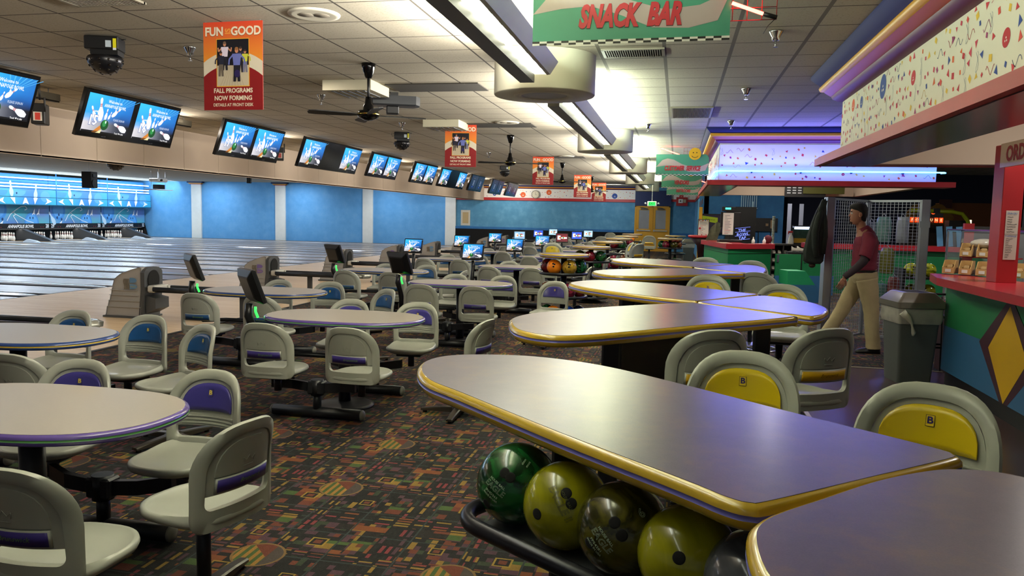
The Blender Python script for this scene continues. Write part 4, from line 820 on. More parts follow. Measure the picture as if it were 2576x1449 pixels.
def bball(x, y, z, c, label, group='bowling balls on the racks', r=.1085, rot=None, hi=None):
    if c not in BP or hi:
        o = MB().ball((0, 0, 0), r, 40 if hi else 24).build('bowling_ball', BM[c]); 
        for q in ((.20, .45), (-.02, .52), (.05, .10)) if not hi else hi['holes']:
            d = Vector((q[0], -1, q[1])).normalized(); u = d.cross(Vector((0, 0, 1))).normalized(); v = d.cross(u)
            hs = MB(); hs.stack([[tuple(d*k*r+u*rr*math.cos(j*PI/10)+v*rr*math.sin(j*PI/10)) for j in range(20)] for rr in (.0138, .0136, .010, .006, .002) for k in [math.sqrt(1-(rr/r)**2)+(.0008 if rr < .0137 else -.006)]], True); hs.build('finger_hole', mat('hole_black', '#020202', .9), o)
        if not hi: BP[c] = o
        tag(o, label, 'bowling ball', group); o.location = (x, y, z)
        if rot: o.rotation_euler = rot
        return o
    o = dup(BP[c], (x, y, z), 0, label, group); o.rotation_euler = rot or (0, 0, random.uniform(-1, 1)); return o
def engrave(o, lines, centre, up, r, m, outline_=.014):
    """lettering wrapped on the ball; lines = (text, size, dy, outlined, squeeze, shear)"""
    d = Vector(centre).normalized(); u0 = Vector(up); V = (u0-d*u0.dot(d)).normalized(); U = V.cross(d)
    mb = MB()
    for body, size, dy, outl, sx, sh in lines:
        vs, fs = textpoly(body, sh, 0 if outl else .012, 2, outline_ if outl else 0)
        out = []
        for a, b, h in vs: p = d+U*(a*size*sx/r)+V*((b*size+dy)/r); out.append(tuple(p.normalized()*(r*1.0015+h*size*.2)))
        mb.add(out, fs)
    mb.build('engraved_lettering', m, o)
RB = .1085; WHT = mat('white_engraving', '#9fb49a', .5); DKE = mat('dark_engraving', '#3c4206', .6)
L_ = lambda num: [('HOUSE BALL', .0095, .022, 0, 1, 0), ('EAGLE', .023, .006, 1, 1, .15), (num, .0095, -.0125, 0, 1.2, 0), ('MADE IN USA', .0088, -.023, 0, .95, 0)]
b = bball(-.392, 1.985, .862, 'green', 'dark green swirled ball numbered 11, first in the rack under the nearest table', 'balls in the rack under the nearest table', hi={'holes': [(-.05, .62), (.13, .50), (-.62, -.38)]}, rot=(0, 0, -.12)); engrave(b, L_('JRHD363'), (-.30, -1, .12), (.55, 0, 1), RB, WHT); engrave(b, [('11', .026, 0, 1, 1, 0)], (.52, -.75, .95), (.5, .2, 1), RB, WHT)
b = bball(-.245, 1.882, .855, 'lime', 'lime ball in the front rack, between the green and the olive one', 'balls in the rack under the nearest table', hi={'holes': [(.22, .72), (.36, .44), (-.52, .05)]}, rot=(0, 0, -.1)); engrave(b, [('HOUSE BALL', .010, .022, 0, 1, 0), ('EAGLE II', .028, .003, 1, 1, .1)], (.04, -1, .38), (.95, 0, .7), RB, DKE)
b = bball(-.098, 1.782, .85, 'olive', 'olive swirled ball numbered 6, third in the rack under the nearest table', 'balls in the rack under the nearest table', hi={'holes': [(-.06, .52), (.12, .25), (-.72, -.10)]}, rot=(0, 0, -.08)); engrave(b, L_('FP54281'), (-.38, -1, .02), (.75, 0, .75), RB, WHT); engrave(b, [('6', .03, 0, 1, 1, 0)], (.55, -.75, .75), (-.6, .2, 1), RB, WHT)
b = bball(.049, 1.682, .845, 'lime', 'lime ball at the right of the front rack, lettering upside down', 'balls in the rack under the nearest table', hi={'holes': [(-.15, .35), (.45, -.62), (.6, -.4)]}, rot=(0, 0, -.05)); engrave(b, [('HOUSE BALL', .014, .028, 0, 1, 0), ('EAGLE II', .032, .004, 1, 1, .15)], (.12, -1, -.18), (.35, 0, -1), RB, DKE)
bball(.185, 1.585, .842, 'grey', 'dull grey ball half under the table corner at the end of the front rack', 'balls in the rack under the nearest table')
b = bball(-.27, 1.72, .50, 'navy', 'dark navy swirled ball on the lower tray of the front rack', 'balls in the rack under the nearest table', hi={'holes': [(-.5, .1), (-.62, .3), (-.2, .6)]}); engrave(b, [('C10', .03, 0, 1, 1, 0)], (-.62, -.75, .75), (.6, 0, 1), RB, WHT)
t = thing('ball_rack', 'two-tier dark tubular ball rack under the nearest large table', 'ball rack', (0, 0, 0)); 
dx, dy = .826, -.564                     # direction of the tray
def along(s, o, z): return (-.46+dx*s-dy*o*-1*0+(.564*o), 2.03+dy*s+.826*o, z)
for nm, zt_, off_ in (('upper_tray', .775, 0), ('lower_tray', .42, -.18)):
    m = MB(); pts = []; L = .86
    def pt(s, o): return (-.47+dx*s+.564*(o+off_*.6), 2.04+dy*s+.826*(o+off_*.6)+0, zt_)
    q = [pt(.02, -.14), pt(L, -.14)]
    pth = [pt(-.02+.12-.12*math.cos(a_), -.02-.12*math.sin(a_)) for a_ in [k*PI/2/6 for k in range(7)]]
    m.tube([pt(-.02, .14), pt(-.02, 0)]+pth[1:]+[pt(L, -.14)], .021, 12); m.tube([pt(0, .10), pt(L, .10)], .016, 10)
    m.build('tray_rail', mat('dark_tubular_rail', '#24242c', .3, .5), t)
    m = MB(); m.stack([[pt(s, -.06)[:2]+(zt_-.03,), pt(s, .08)[:2]+(zt_-.03,), pt(s, .08)[:2]+(zt_-.04,), pt(s, -.06)[:2]+(zt_-.04,)] for s in (.02, L)], False); m.build('tray_floor', MGREY, t)
m = MB(); m.box((-.10, 1.90, .38), (.08, .08, .76), .01); m.box((-.10, 1.90, .02), (.35, .35, .03), .01); m.build('post', MDK, t)
# round rack tables
RK = []
def rack_table(x, y, label, rows, full=True):
    if not RK:
        t = thing('rack_table', label, 'table', (x, y, 0), 0, 'round standing tables on ball racks'); RK.append(t)
        top_parts(t, [(.36*math.cos(k*PI/24), .36*math.sin(k*PI/24)) for k in range(48)], ZT, .055, MLAM2, MTY, MTYs, .018)
        m = MB(); m.lathe([(.045, .02), (.045, 1.0)], 16); m.lathe([(.2, 0), (.2, .03), (.06, .05)], 24); m.build('column', MDK, t)
        for z in (.765, .43, .10):
            m = MB(); m.tube([(.335*math.cos(k*PI/18), .335*math.sin(k*PI/18), z) for k in range(36)], .022, 10, close=True); m.lathe([(.31, z-.015), (.12, z-.035), (.05, z-.03)], 28, cap=False); m.build('tray', mat('dark_tray_metal', '#2c2f34', .3, .5), t)
    else: dup(RK[0], (x, y, 0), 0, label)
    return rows
def rack_balls(x, y, sets, tn):
    for z, n, cols in sets:
        for k in range(len(cols)):
            al = -PI/2+(k-(len(cols)-1)/2)*.98; 
            bball(x+.234*math.cos(al), y+.234*math.sin(al), z, cols[k], '%s ball on the %s tray of the %s' % ({'teal': 'streaky green', 'gold': 'black-streaked gold', 'magenta': 'magenta swirled', 'orange': 'plain bright orange', 'yellow': 'yellow-green', 'green': 'dark green', 'red': 'dark red', 'navy': 'dark navy', 'blue': 'blue', 'brown': 'brown', 'olive': 'olive', 'lime': 'lime'}[cols[k]], n, tn), 'balls on the %s' % tn)
NAMES = ['first round rack table', 'second round rack table', 'third round rack table', 'fourth round rack table', 'fifth round rack table', 'sixth round rack table', 'rack table before the doors', 'farther rack table by the doors']
RT = [(-1.60, 11.25, [(.865, 'top', ['red', 'orange', 'gold', 'teal']), (.53, 'middle', ['brown', 'olive', 'magenta', 'red']), (.20, 'bottom', ['green', 'orange', 'blue', 'navy'])]),
      (-1.57, 14.6, [(.865, 'top', ['olive', 'red', 'green']), (.20, 'bottom', ['magenta', 'navy', 'olive'])]), (-1.56, 18.0, [(.53, 'middle', ['green', 'magenta', 'red']), (.20, 'bottom', ['olive', 'yellow'])]),
      (-1.55, 21.3, [(.865, 'top', ['red', 'green']), (.53, 'middle', ['magenta', 'brown'])]), (-1.55, 24.6, [(.865, 'top', ['olive', 'magenta']), (.20, 'bottom', ['olive', 'green', 'brown'])]), (-1.58, 28.2, [(.865, 'top', ['orange'])]),
      (-.20, 22.9, [(.865, 'top', ['teal', 'magenta', 'olive', 'brown']), (.20, 'bottom', ['navy', 'green', 'gold'])]), (-.06, 27.2, [(.865, 'top', ['magenta', 'red']), (.20, 'bottom', ['green'])])]
for k, (x, y, sets) in enumerate(RT): rack_table(x, y, 'round yellow-edged standing table over ball trays, the '+NAMES[k], sets); rack_balls(x, y, sets, NAMES[k])
# ================================================================ ceiling: strip lights, drums, fans, effect lights
MTUBE = mat('fluorescent_tube', (.95, 1.0, .86), .3, emit=9, var=0); MREFL = mat('brushed_reflector', '#c4c4bb', .5, .1)
for k, (a_, b_) in enumerate(STRIPS):
    t = thing('strip_light', 'fluorescent strip light with open louvre, %s' % ['behind the first one seen', 'the nearest, running in from the top of the picture', 'between the first and second white drums', 'between the second and third white drums', 'between the third and fourth white drums', 'beyond the fourth white drum'][k], 'strip light', (-1.36, 0, 2.80), 0, 'fluorescent strips in line with the ceiling drums')
    L = b_-a_; yc = (a_+b_)/2
    m = MB(); m.box((-.03, yc, .02), (.13, L, .07)); m.build('channel', mat('dark_channel_metal', '#4c4843', .4, .5), t)
    m = MB(); n_ = max(1, int(L/1.22))
    for j in range(n_): 
        ya, yb = a_+L*j/n_+.04, a_+L*(j+1)/n_-.04; m.tube([(.04, ya, .075), (.04, yb, .075)], .016, 8); m.tube([(.115, ya, .10), (.115, yb, .10)], .016, 8)
    m.build('lamp_tube', MTUBE, t)
    m = MB(); m.stack([[(x, y, z) for x, z in ((.15, .05), (.18, .055), (.25, .165), (.245, .17), (.177, .065), (.15, .056))] for y in (a_, b_)], False); [m.box((.075, a_+.02+L*j/(n_*4), .09), (.15, .004, .06)) for j in range(n_*4+1)]; m.build('louvre', MREFL, t)
    m = MB(); [m.tube([(-.02, y, .05), (-.02, y, .36)], .006, 6) for y in (a_+.3, yc, b_-.3)]; m.build('hanger_rod', MSTEEL, t)
MDRUM = mat('cream_drum_paint', '#cfcebb', .55)
for k, y in enumerate((7.85, 14.5, 21.2, 27.9, 34.5)):
    t = thing('ceiling_drum', 'white round ceiling drum with recessed lamp, %s' % ['the nearest, under the green snack bar sign', 'second along the strip lights', 'third along the strip lights', 'fourth along the strip lights', 'fifth, over the double doors'][k], 'ceiling drum', (-1.36, y, 2.78), 0, 'round drums in the ceiling')
    m = MB(); m.lathe([(.505, .38), (.505, .01), (.498, 0), (.30, 0)], 48, cap=False); m.build('drum_shell', MDRUM, t)
    m = MB(); m.lathe([(.31, -.002), (.29, -.008), (.27, -.004), (.25, -.002)], 40, cap=False); m.lathe([(.25, -.0), (.235, -.004), (.225, .004), (.22, .03)], 40, cap=False); m.build('trim_ring', MDRUM, t)
    MB().lathe([(.30, .004), (.30, .008)], 40).build('lens', mat('unlit_lens', '#8a8686', .35), t)
def fan(x, y, rz, label):
    t = thing('ceiling_fan', label, 'ceiling fan', (x, y, 2.62), rz, 'black ceiling fans')
    MB().lathe([(.075, .54), (.072, .50), (.038, .40), (.03, .385)], 20).build('canopy', mat('gloss_black_metal', '#08080a', .15, .4), t)
    MB().lathe([(.014, .16), (.014, .39)], 12).build('down_rod', MBLACK, t)
    m = MB(); m.lathe([(.03, .19), (.04, .12), (.055, .10), (.06, .05), (.10, .04)], 24); m.lathe([(.10, .045), (.115, .02), (.115, -.01), (.10, -.03), (.04, -.055), (.0, -.06)], 28); m.build('motor_housing', mat('gloss_black_metal', '#08080a', .15, .4), t)
    MB().lathe([(.117, .012), (.118, .006), (.117, .0)], 28, cap=False).build('brass_band', mat('brass', '#c9b45a', .2, 1), t)
    for k in range(4):
        al = k*PI/2; R = Matrix.Rotation(al, 4, 'Z') @ Matrix.Rotation(.20, 4, 'X')
        m = MB(); m.x = R; P = [(.11, -.02), (.18, -.045), (.55, -.065), (.62, -.05), (.635, 0), (.62, .05), (.55, .065), (.18, .045), (.11, .02)]; m.prism(P, -.004, .004); m.build('blade', mat('matte_black_blade', '#121214', .5), t)
    return t
fans = [(-3.29, 7.98, .55, 'nearest black ceiling fan, left of the strip light'), (-3.28, 15.16, .3, 'second black ceiling fan, behind the second red poster'), (-3.35, 22.7, .5, 'third black ceiling fan, beside the third red poster'), (-3.3, 30.2, .2, 'farthest black ceiling fan, near the confetti border')]
FN = None
for x, y, r_, lb in fans:
    if FN is None: FN = fan(x, y, r_, lb)
    else: dup(FN, (x, y, 2.62), r_, lb)
def effect(x, y, label, rz=.35, z=3.16):
    t = thing('effect_light', label, 'disco light', (x, y, z), rz, 'black faceted effect lights')
    m = MB(); m.box((0, 0, -.07), (.30, .20, .12), .008); m.box((.02, 0, -.15), (.24, .17, .05)); m.build('housing', MBLACK, t)
    a = Art(); a.rect(.04, -.11, .09, -.05, '#b8c4cc', 1); a.rect(.105, -.135, .135, -.03, '#d8d020', 1); a.rect(.105, -.135, .135, -.115, '#d0d4d8', 2); a.build('sticker', (0, -.102, 0), (1, 0, 0), (0, 0, 1), artmat('printed_plastic', 0, .4), t)
    n_ = 20; m = MB(); m.lathe([(.001, -.345), (.06, -.335), (.11, -.30), (.145, -.25), (.158, -.205), (.145, -.185), (.05, -.18)], 22); m.build('dome', mat('dark_dome', '#101014', .3), t)
    m = MB()
    for j, (el, nn) in enumerate(((.2, 12), (.55, 10), (.9, 8), (1.25, 4))):
        for k in range(nn):
            al = 2*PI*k/nn+j*.3; d = Vector((math.cos(al)*math.cos(el), math.sin(al)*math.cos(el), -math.sin(el))); m.ball((d.x*.152, d.y*.152, -.195+d.z*.145), .013, 8)
    m.build('lens_cluster', mat('dark_lens', '#2a2420', .08, .6), t)
    m = MB(); m.tube([(-.15, .05, -.03), (-.20, .05, -.02), (-.19, .05, -.08), (-.15, .05, -.07)], .004, 6); m.tube([(.15, 0, -.02), (.19, 0, -.015)], .004, 6); m.build('cable', MBLACK, t); return t
EF = effect(-5.30, 6.5, 'nearest black faceted effect light, left of the front red poster')
for x, y, lb in ((-5.32, 14.6, 'second black faceted effect light, left of the second red poster'), (-5.4, 24.2, 'third black faceted effect light, far along the ceiling')): dup(EF, (x, y, 3.16), .35, lb)
q_ = dup(EF, (-10.35, 12.9, 2.62), .35, 'faceted dome peeping under the beige fascia, left of the hanging displays'); MB().tube([(0, 0, -.02), (0, 0, .54)], .02, 8).build('drop_rod', MBLACK, q_)
t = thing('light_fixture_box', 'black ceiling effect box with round head under the nearest fan', 'effect light', (-3.72, 9.9, 2.98), .4)
MB().stack([[(x*k, y*k, z) for x, y in ((-.28, -.12), (.28, -.12), (.34, 0), (.28, .12), (-.28, .12), (-.34, 0))] for z, k in ((.0, .93), (.02, 1), (.13, 1))], False).build('housing', MDK, t); MB().box((-.02, 0, -.05), (.16, .16, .10), .01).build('lamp_head', MBLACK, t); MB().box((0, 0, .155), (.1, .1, .05)).build('ceiling_mount', MBLACK, t)
for x, y, lb in ((-4.75, 7.0, 'chrome sprinkler beside the front red poster'), (.74, 6.99, 'large chrome sprinkler right of the snack bar sign'), (.74, 9.9, 'second chrome sprinkler on the right side of the ceiling'), (.765, 13.0, 'third chrome sprinkler, close to the blue-lit canopy'), (-4.79, 9.97, 'small sprinkler left of the nearest fan'), (-4.76, 13.06, 'sprinkler above the second effect light'), (-4.7, 19.2, 'sprinkler far along the left ceiling'), (-.55, 13.4, 'sprinkler in the glare right of the strip light')):
    if 'SP' not in globals():
        SP = thing('sprinkler', lb, 'sprinkler', (x, y, 3.16), 0, 'chrome sprinklers in the ceiling'); MB().lathe([(.06, 0), (.058, -.01), (.032, -.055), (.03, -.075), (.018, -.08)], 20).build('escutcheon', MCHR, SP); m = MB(); m.lathe([(.006, -.13), (.006, -.08)], 8); m.lathe([(.022, -.132), (.022, -.129), (.004, -.127)], 12); m.build('nozzle', MCHR, SP)
    else: dup(SP, (x, y, 3.16), 0, lb)
for x, y, lb in ((-2.93, 5.97, 'round ceiling speaker grille right of the front poster'), (-2.9, 13.1, 'second round ceiling speaker grille, behind the nearest fan'), (-2.9, 20.3, 'third round ceiling speaker grille, far along the ceiling')):
    if 'SG' not in globals():
        SG = thing('ceiling_speaker', lb, 'ceiling speaker', (x, y, 3.16), .3, 'round speakers in the ceiling'); MB().lathe([(.21, 0), (.205, -.012), (.17, -.016), (.12, -.010)], 32).build('rim', mat('white_grille_paint', '#c9c4b4', .5), SG); [MB().lathe([(.062, -.011), (.06, -.014), (.0, -.014)], 20, (s_*.062, 0, 0)).build('cone', mat('dark_grille', '#7d766a', .7), SG) for s_ in (-1, 1)]
    else: dup(SG, (x, y, 3.16), .3, lb)
def vent(x, y, w_, l, label, nsl=26, light=False):
    t = thing('ceiling_vent', label, 'ceiling vent', (x, y, 3.16), 0, 'slatted vents in the ceiling')
    m = MB(); [m.box(c, s_) for c, s_ in (((-w_/2, 0, -.008), (.03, l, .016)), ((w_/2, 0, -.008), (.03, l, .016)), ((0, -l/2, -.008), (w_+.03, .03, .016)), ((0, l/2, -.008), (w_+.03, .03, .016)))]; m.build('frame', mat('vent_paint', '#8f897a', .5), t)
    m = MB(); [m.box((-w_/2+w_*(j+.5)/nsl, 0, -.008), (w_/nsl*.4, l-.03, .014)) for j in range(nsl)]; m.build('slats', mat('vent_paint', '#8f897a', .5), t); MB().box((0, 0, -.001), (w_, l, .002)).build('backing', mat('vent_shadow', '#1c1a18', .9), t)
vent(-.48, 7.70, .56, .34, 'slatted vent just under the snack bar sign'); vent(.13, 12.0, .56, 1.1, 'wide slatted vent in the right part of the ceiling', 30); vent(-4.4, 5.2, .58, .55, 'slatted vent at the very top of the picture, left of the front poster', 20)
for x, y, lb in ((-3.1, 9.5, 'dark return grille beside the nearest fan'), (-3.2, 13.5, 'dark return grille above the second poster'), (-3.15, 20.6, 'dark return grille above the third poster')):
    o = MB().box((0, 0, -.006), (1.18, .56, .012)).build('return_grille', mat('dark_return_mesh', '#38342e', .9)); tag(o, lb, 'ceiling grille', 'dark return grilles in the ceiling'); o.location = (x+.1, y, 3.16)
for x, y, lb in ((-3.95, 9.2, 'pale box light fitting beside the nearest fan'), (-3.95, 13.0, 'pale box light fitting left of the second poster')):
    t = thing('box_fitting', lb, 'light fitting', (x, y, 3.16), 0, 'pale box fittings'); MB().box((0, 0, -.06), (.62, .6, .12)).build('case', mat('pale_case', '#b6b19a', .6), t); m = MB(); [m.box((-.2+.1*j, 0, -.125), (.03, .5, .01)) for j in range(5)]; m.build('louvre', MGREY, t)
for k, (y, lb) in enumerate(((8.65, 'grey metal channel light between the cut display and lanes 15 and 16'), (11.6, 'slim ceiling light fitting right of the display of lanes 15 and 16'), (14.75, 'slim ceiling light fitting right of the display of lanes 17 and 18'))):
    t = thing('channel_fitting', lb, 'light fitting', (-8.35, y, 3.0), 0, 'slim channel fittings beside the displays'); MB().box((0, 0, .05), (.10, 1.3, .09)).build('channel', mat('aluminium_channel', '#8d8778', .4, .5), t); MB().box((.0, 0, .0), (.07, 1.3, .02)).build('lamp_cover', MBLACK, t); m = MB(); [m.tube([(0, s_*.5, .09), (0, s_*.5, .16)], .006, 6) for s_ in (-1, 1)]; m.build('rod', MSTEEL, t)
for k, (y, lb) in enumerate(((8.62, 'black effect projector on a bracket left of the display of lanes 15 and 16'), (14.75, 'small black effect projector on a bracket right of the display of lanes 17 and 18'), (28.2, 'black effect projector half behind the second red poster'))):
    t = thing('effect_projector', lb, 'effect light', (-8.0, y, 2.86), .5, 'black effect projectors on brackets'); MB().box((0, 0, -.12), (.16, .22, .26), .01).build('case', MBLACK, t); MB().tube([(-.09, -.14, -.10), (-.09, -.14, .08), (.09, -.14, .08), (.09, -.14, -.10)], .012, 6).build('bracket', MBLACK, t); MB().tube([(0, 0, .06), (0, 0, .30)], .012, 6).build('hanger', MBLACK, t)
    a = Art(); a.rect(-.05, -.16, .05, -.05, '#c8c0b4', 1); a.rect(-.03, -.15, .03, -.06, '#b83a30', 2); a.build('sticker', (0, -.112, -.05), (1, 0, 0), (0, 0, 1), artmat('printed_plastic', 0, .4), t)
# ---------------------------------------------------------------- hanging posters
def poster(x, y, label, rz=.0):
    t = thing('hanging_poster', label, 'poster', (x, y, 2.42), rz, 'red and orange posters hanging from the ceiling')
    W, H = .56, .73; a = Art(); 
    def bg(u, v): k = (v-.45)/.55; return (.62-.05*(1-k) if k > .5 else .64, .05+.22*(1-k), .02)
    a.grid(0, 0, W, H, 1, 10, bg, 0)
    def arc(yc, r, y0, col, l): a.face([(0, y0)]+[(W*k/16, yc+math.sqrt(max(0, r*r-(W*k/16-W/2)**2))) for k in range(17)]+[(W, y0)], col, l)
    arc(.02, .47, 0, '#c4bba6', 1); arc(-.06, .44, 0, '#7c0f14', 2)
    a.text('FUN', .105, H-.085, .098, '#6b1a10', 3, .92, 0, .04); a.text('FUN', .105, H-.082, .098, '#d8ccb4', 4, .92, 0, .035); a.text('GOOD', .405, H-.085, .098, '#6b1a10', 3, .92, 0, .04); a.text('GOOD', .405, H-.082, .098, '#d8ccb4', 4, .92, 0, .035); a.text('IS', .238, H-.08, .075, '#d88a3a', 5, .9, 0, .04, PI/2)
    x0, y0, x1, y1 = .13, .20, .43, .585; a.rect(x0-.006, y0-.006, x1+.006, y1+.006, '#d8a02c', 3); a.rect(x0, y0, x1, y1, '#0c0b16', 4)
    a.face([(x0, y0), (x1, y0), (x1, y0+.17), (x0, y0+.17)], '#b0a48c', 5)
    for j in range(9): a.line([(x0+.03+j*.028, y0), (x0+.15+(j-4)*.008, y0+.17)], .0022, '#8f7f64', 6)
    def folk(px, py, h_, shirt, legs, l=7, arms='down', hair='#3a2a22'):
        a.face([(px-.10*h_, py+.52*h_), (px+.10*h_, py+.52*h_), (px+.12*h_, py), (px+.03*h_, py), (px, py+.3*h_), (px-.03*h_, py), (px-.12*h_, py)], legs, l)
        a.face([(px-.11*h_, py+.48*h_), (px+.11*h_, py+.48*h_), (px+.15*h_, py+.82*h_), (px-.15*h_, py+.82*h_)], shirt, l+1)
        a.disc(px, py+.92*h_, .062*h_, .085*h_, '#b87c5c', l+2, 12); a.disc(px, py+.965*h_, .062*h_, .05*h_, hair, l+3, 12)
        for s_ in (-1, 1):
            e = (px+s_*.27*h_, py+(.80*h_ if arms == 'up' else .50*h_)); a.line([(px+s_*.13*h_, py+.78*h_), (px+s_*.25*h_, py+(.66*h_)), e], .05*h_, '#b87c5c' if arms != 'down' else shirt, l)
    folk(.205, .33, .235, '#c8bccc', '#1a1822', 7, 'up', '#6a5040'); folk(.170, .28, .205, '#1c1e30', '#5c5248', 11); folk(.355, .31, .21, '#2a2436', '#1c1822', 7); folk(.398, .31, .185, '#b8b83a', '#6b6a80', 11); folk(.320, .235, .28, '#6068a8', '#161420', 15, 'down', '#8a5a34')
    a.disc(.325, .30, .028, .032, '#241a4c', 20)
    a.text('FALL PROGRAMS', W/2, .160, .052, '#cfc4ac', 4, .94, 0, .03); a.text('NOW FORMING', W/2, .098, .052, '#cfc4ac', 4, .94, 0, .03); a.text('DETAILS AT FRONT DESK', W/2, .042, .036, '#cfc4ac', 4, .92, 0, .02)
    a.build('printed_front', (-W/2, -.004, 0), (1, 0, 0), (0, 0, 1), artmat('printed_poster', 0, .5), t, .0004)
    MB().box((0, 0, H/2), (W, .006, H)).build('board', mat('poster_board', '#8c2018', .6), t); m = MB(); [m.tube([(s_*W*.46, 0, H-.01), (s_*W*.46, 0, H+.02)], .0015, 5) for s_ in (-1, 1)]; m.build('hanging_line', MSTEEL, t); return t
PS = poster(-3.72, 6.08, 'nearest red and orange fall programs poster, hanging alone at upper left', -.03)
for x, y, lb, r_ in ((-3.78, 13.35, 'second red and orange poster, in front of the far displays', .06), (-3.52, 20.4, 'third red and orange poster, left of the customer service sign', 0), (-3.1, 25.6, 'fourth red and orange poster, against the confetti border', .05), (-3.1, 31.0, 'farthest red and orange poster, smallest of the row', 0)): 
    q_ = dup(PS, (x, y, 2.42 if y < 22 else 2.24), r_, lb)
    if y > 22: m = MB(); [m.tube([(s_*.25, .002, .72), (s_*.25, .002, .92)], .0015, 5) for s_ in (-1, 1)]; m.build('hanging_line', MSTEEL, q_)
# ---------------------------------------------------------------- green hanging signs with red neon
MNEONR = mat('red_neon_glass', (1.0, .03, .02), .2, emit=34, var=0)
def sign(x, y, body, label, z=2.56, smile=True, W=1.12, H=.44, tw=.115, tx=.5, check=True):
    t = thing('hanging_sign', label, 'sign', (x, y, z), -.03, 'green hanging signs over the walkway')
    MB().box((0, 0, H/2), (W, .02, H)).build('board', mat('green_sign_board', '#2f7d6a', .5), t)
    a = Art(); a.rect(0, 0, W, H, '#3f8d74', 0)
    P = [(0, .38), (.12, .72), (.22, .80), (.34, .74), (.5, .52), (.68, .38), (.85, .42), (1, .58)]; Q = [(.94, .22), (.8, .14), (.62, .16), (.45, .34), (.30, .46), (.15, .44)]
    a.face([(W*u, H*v) for u, v in P]+[(W*u, H*v) for u, v in Q], '#a89a98', 1)
    a.text(body, W*tx, H*.31, tw, '#3c2420', 2, .60, .28, .06); a.text(body, W*tx, H*.315, tw, '#b3202e', 3, .60, .28, .05)
    a.build('printed_face', (-W/2, -.011, 0), (1, 0, 0), (0, 0, 1), artmat('printed_sign', 0, .45), t)
    if check:
        m = MB(); a = Art()
        for j in range(26):
            for r_ in (0, 1): a.rect(W*j/26, .012*r_, W*(j+1)/26, .012*(r_+1), '#0a0a0a' if (j+r_) % 2 else '#e6e6e0', 0)
        a.build('checkered_edge', (-W/2, -.013, -.012), (1, 0, 0), (0, 0, 1), artmat('printed_sign', 0, .45), t)
    if smile:
        MB().tube([(W*.235, -.035, H+.01), (W*.235, -.018, H+.01)], .13, 32).build('smiling_face', mat('smile_yellow', '#d9a80c', .4), t)
        m = MB(); [m.tube([(W*.235+q*.036, -.036, H+.035), (W*.235+q*.036, -.038, H+.035)], .0125, 10) for q in (-1, 1)]; m.tube([(W*.235+.07*math.sin(k), -.038, H-.015-.055*math.cos(k)+.0) for k in [(-1.25+2.5*j/10) for j in range(11)]], .005, 6); m.build('drawn_smile', MBLACK, t)
    m = MB(); w0, w1, h0, h1 = (W*.02, W*.72, .10, .58)
    for j in range(11): m.tube([(w0+(w1-w0)*j/10, .03, h0), (w0+(w1-w0)*j/10, .03, h1)], .0025, 5)
    for j in range(8): m.tube([(w0, .03, h0+(h1-h0)*j/7), (w1, .03, h0+(h1-h0)*j/7)], .0025, 5)
    m.build('wire_grid', mat('red_wire_grid', '#8a2a28', .5), t)
    m = MB(); m.tube([(W*.505, -.02, .185), (W*.655, .0, .125)], .010, 8); m.build('neon_tube', MNEONR, t); m = MB(); m.tube([(W*.655, .0, .125), (W*.72, .01, .105)], .013, 8); m.tube([(W*.715, .01, .10), (W*.68, .01, .06), (W*.66, .01, .02)], .002, 5); m.build('tube_holder', MDK, t)
    if smile: MB().tube([(-W*.42, .03, H+.14), (-W*.06, .03, H-.005)], .011, 8).build('neon_tube', MNEONR, t)
    m = MB(); [m.tube([(q*W*.42, .01, H), (q*W*.42, .01, 3.16-z)], .003, 5) for q in (-1, 1)]; m.build('hanging_wire', MSTEEL, t); return t
sign(-.32, 4.62, 'SNACK  BAR', 'green snack bar sign with red letters, cut off by the top of the picture', 2.585, False, tw=.17, tx=.50)
sign(.04, 17.5, 'CUSTOMER  SERVICE', 'green customer service sign with a yellow smiling face', 2.55, tw=.135)
sign(.05, 23.0, 'VENDORS', 'green vendors sign, just behind and below the customer service sign', 2.50, tw=.15); sign(.13, 27.8, 'RESTROOMS', 'green restrooms sign, lowest and farthest of the hanging signs', 2.44, False, tw=.14)
# ================================================================ snack counter on the right
MGRN = mat('green_counter_paint', '#177a48', .5, var=.08); MBLC = mat('blue_counter_paint', '#2f6796', .5, var=.08); MMAR = mat('maroon_paint', '#3f1426', .5); MYL = mat('yellow_diamond_paint', '#d8a808', .45)
MCTOP = mat('red_laminate_top', '#b42834', .25, var=.05)
t = thing('snack_counter', 'red-topped snack counter with green and blue front and yellow diamonds', 'counter', (2.62, 8.40, 0), 0)
MB().prism([(0, 0), (0, -7.5), (.6, -7.5), (.6, -.55)], .15, 1.02).build('cabinet', MGRN, t)
MB().prism([(.03, -.03), (.03, -7.5), (.55, -7.5), (.55, -.55)], 0, .15).build('kick_board', MBLACK, t)
a = Art(); a.rect(0, 0, 7.5, .44, '#2f6796', 0)
def zz(k): return None
for k in range(3):
    c = 1.54+k*1.95
    a.face([(c-.59, .42), (c-.08, 0), (c+.08, 0), (c+.59, .42), (c, .87)], '#3f1426', 1); a.face([(c-.38, .40), (c, 0), (c+.38, .40), (c, .79)], '#d8a808', 2)
    a.face([(c+.62, .42), (c+.97, 0), (c+1.32, .42), (c+.97, .87)], '#177a48' if False else '#3f1426', 1)
a.build('painted_front', (-.004, 0, .15), (0, -1, 0), (0, 0, 1), artmat('painted_panel', 0, .5), t)
m = MB(); m.prism(corner([(-.26, -.55, .05), (-.26, -7.6, .02), (.42, -7.6, .02), (.42, -.9, .02), (.16, .02, .05), (-.12, .16, .06)]), 1.02, 1.09); m.build('counter_top', MCTOP, t)
t = thing('column', 'square red column standing on the snack counter, lists taped to it', 'column', (2.775, 7.52, 1.09), .12)
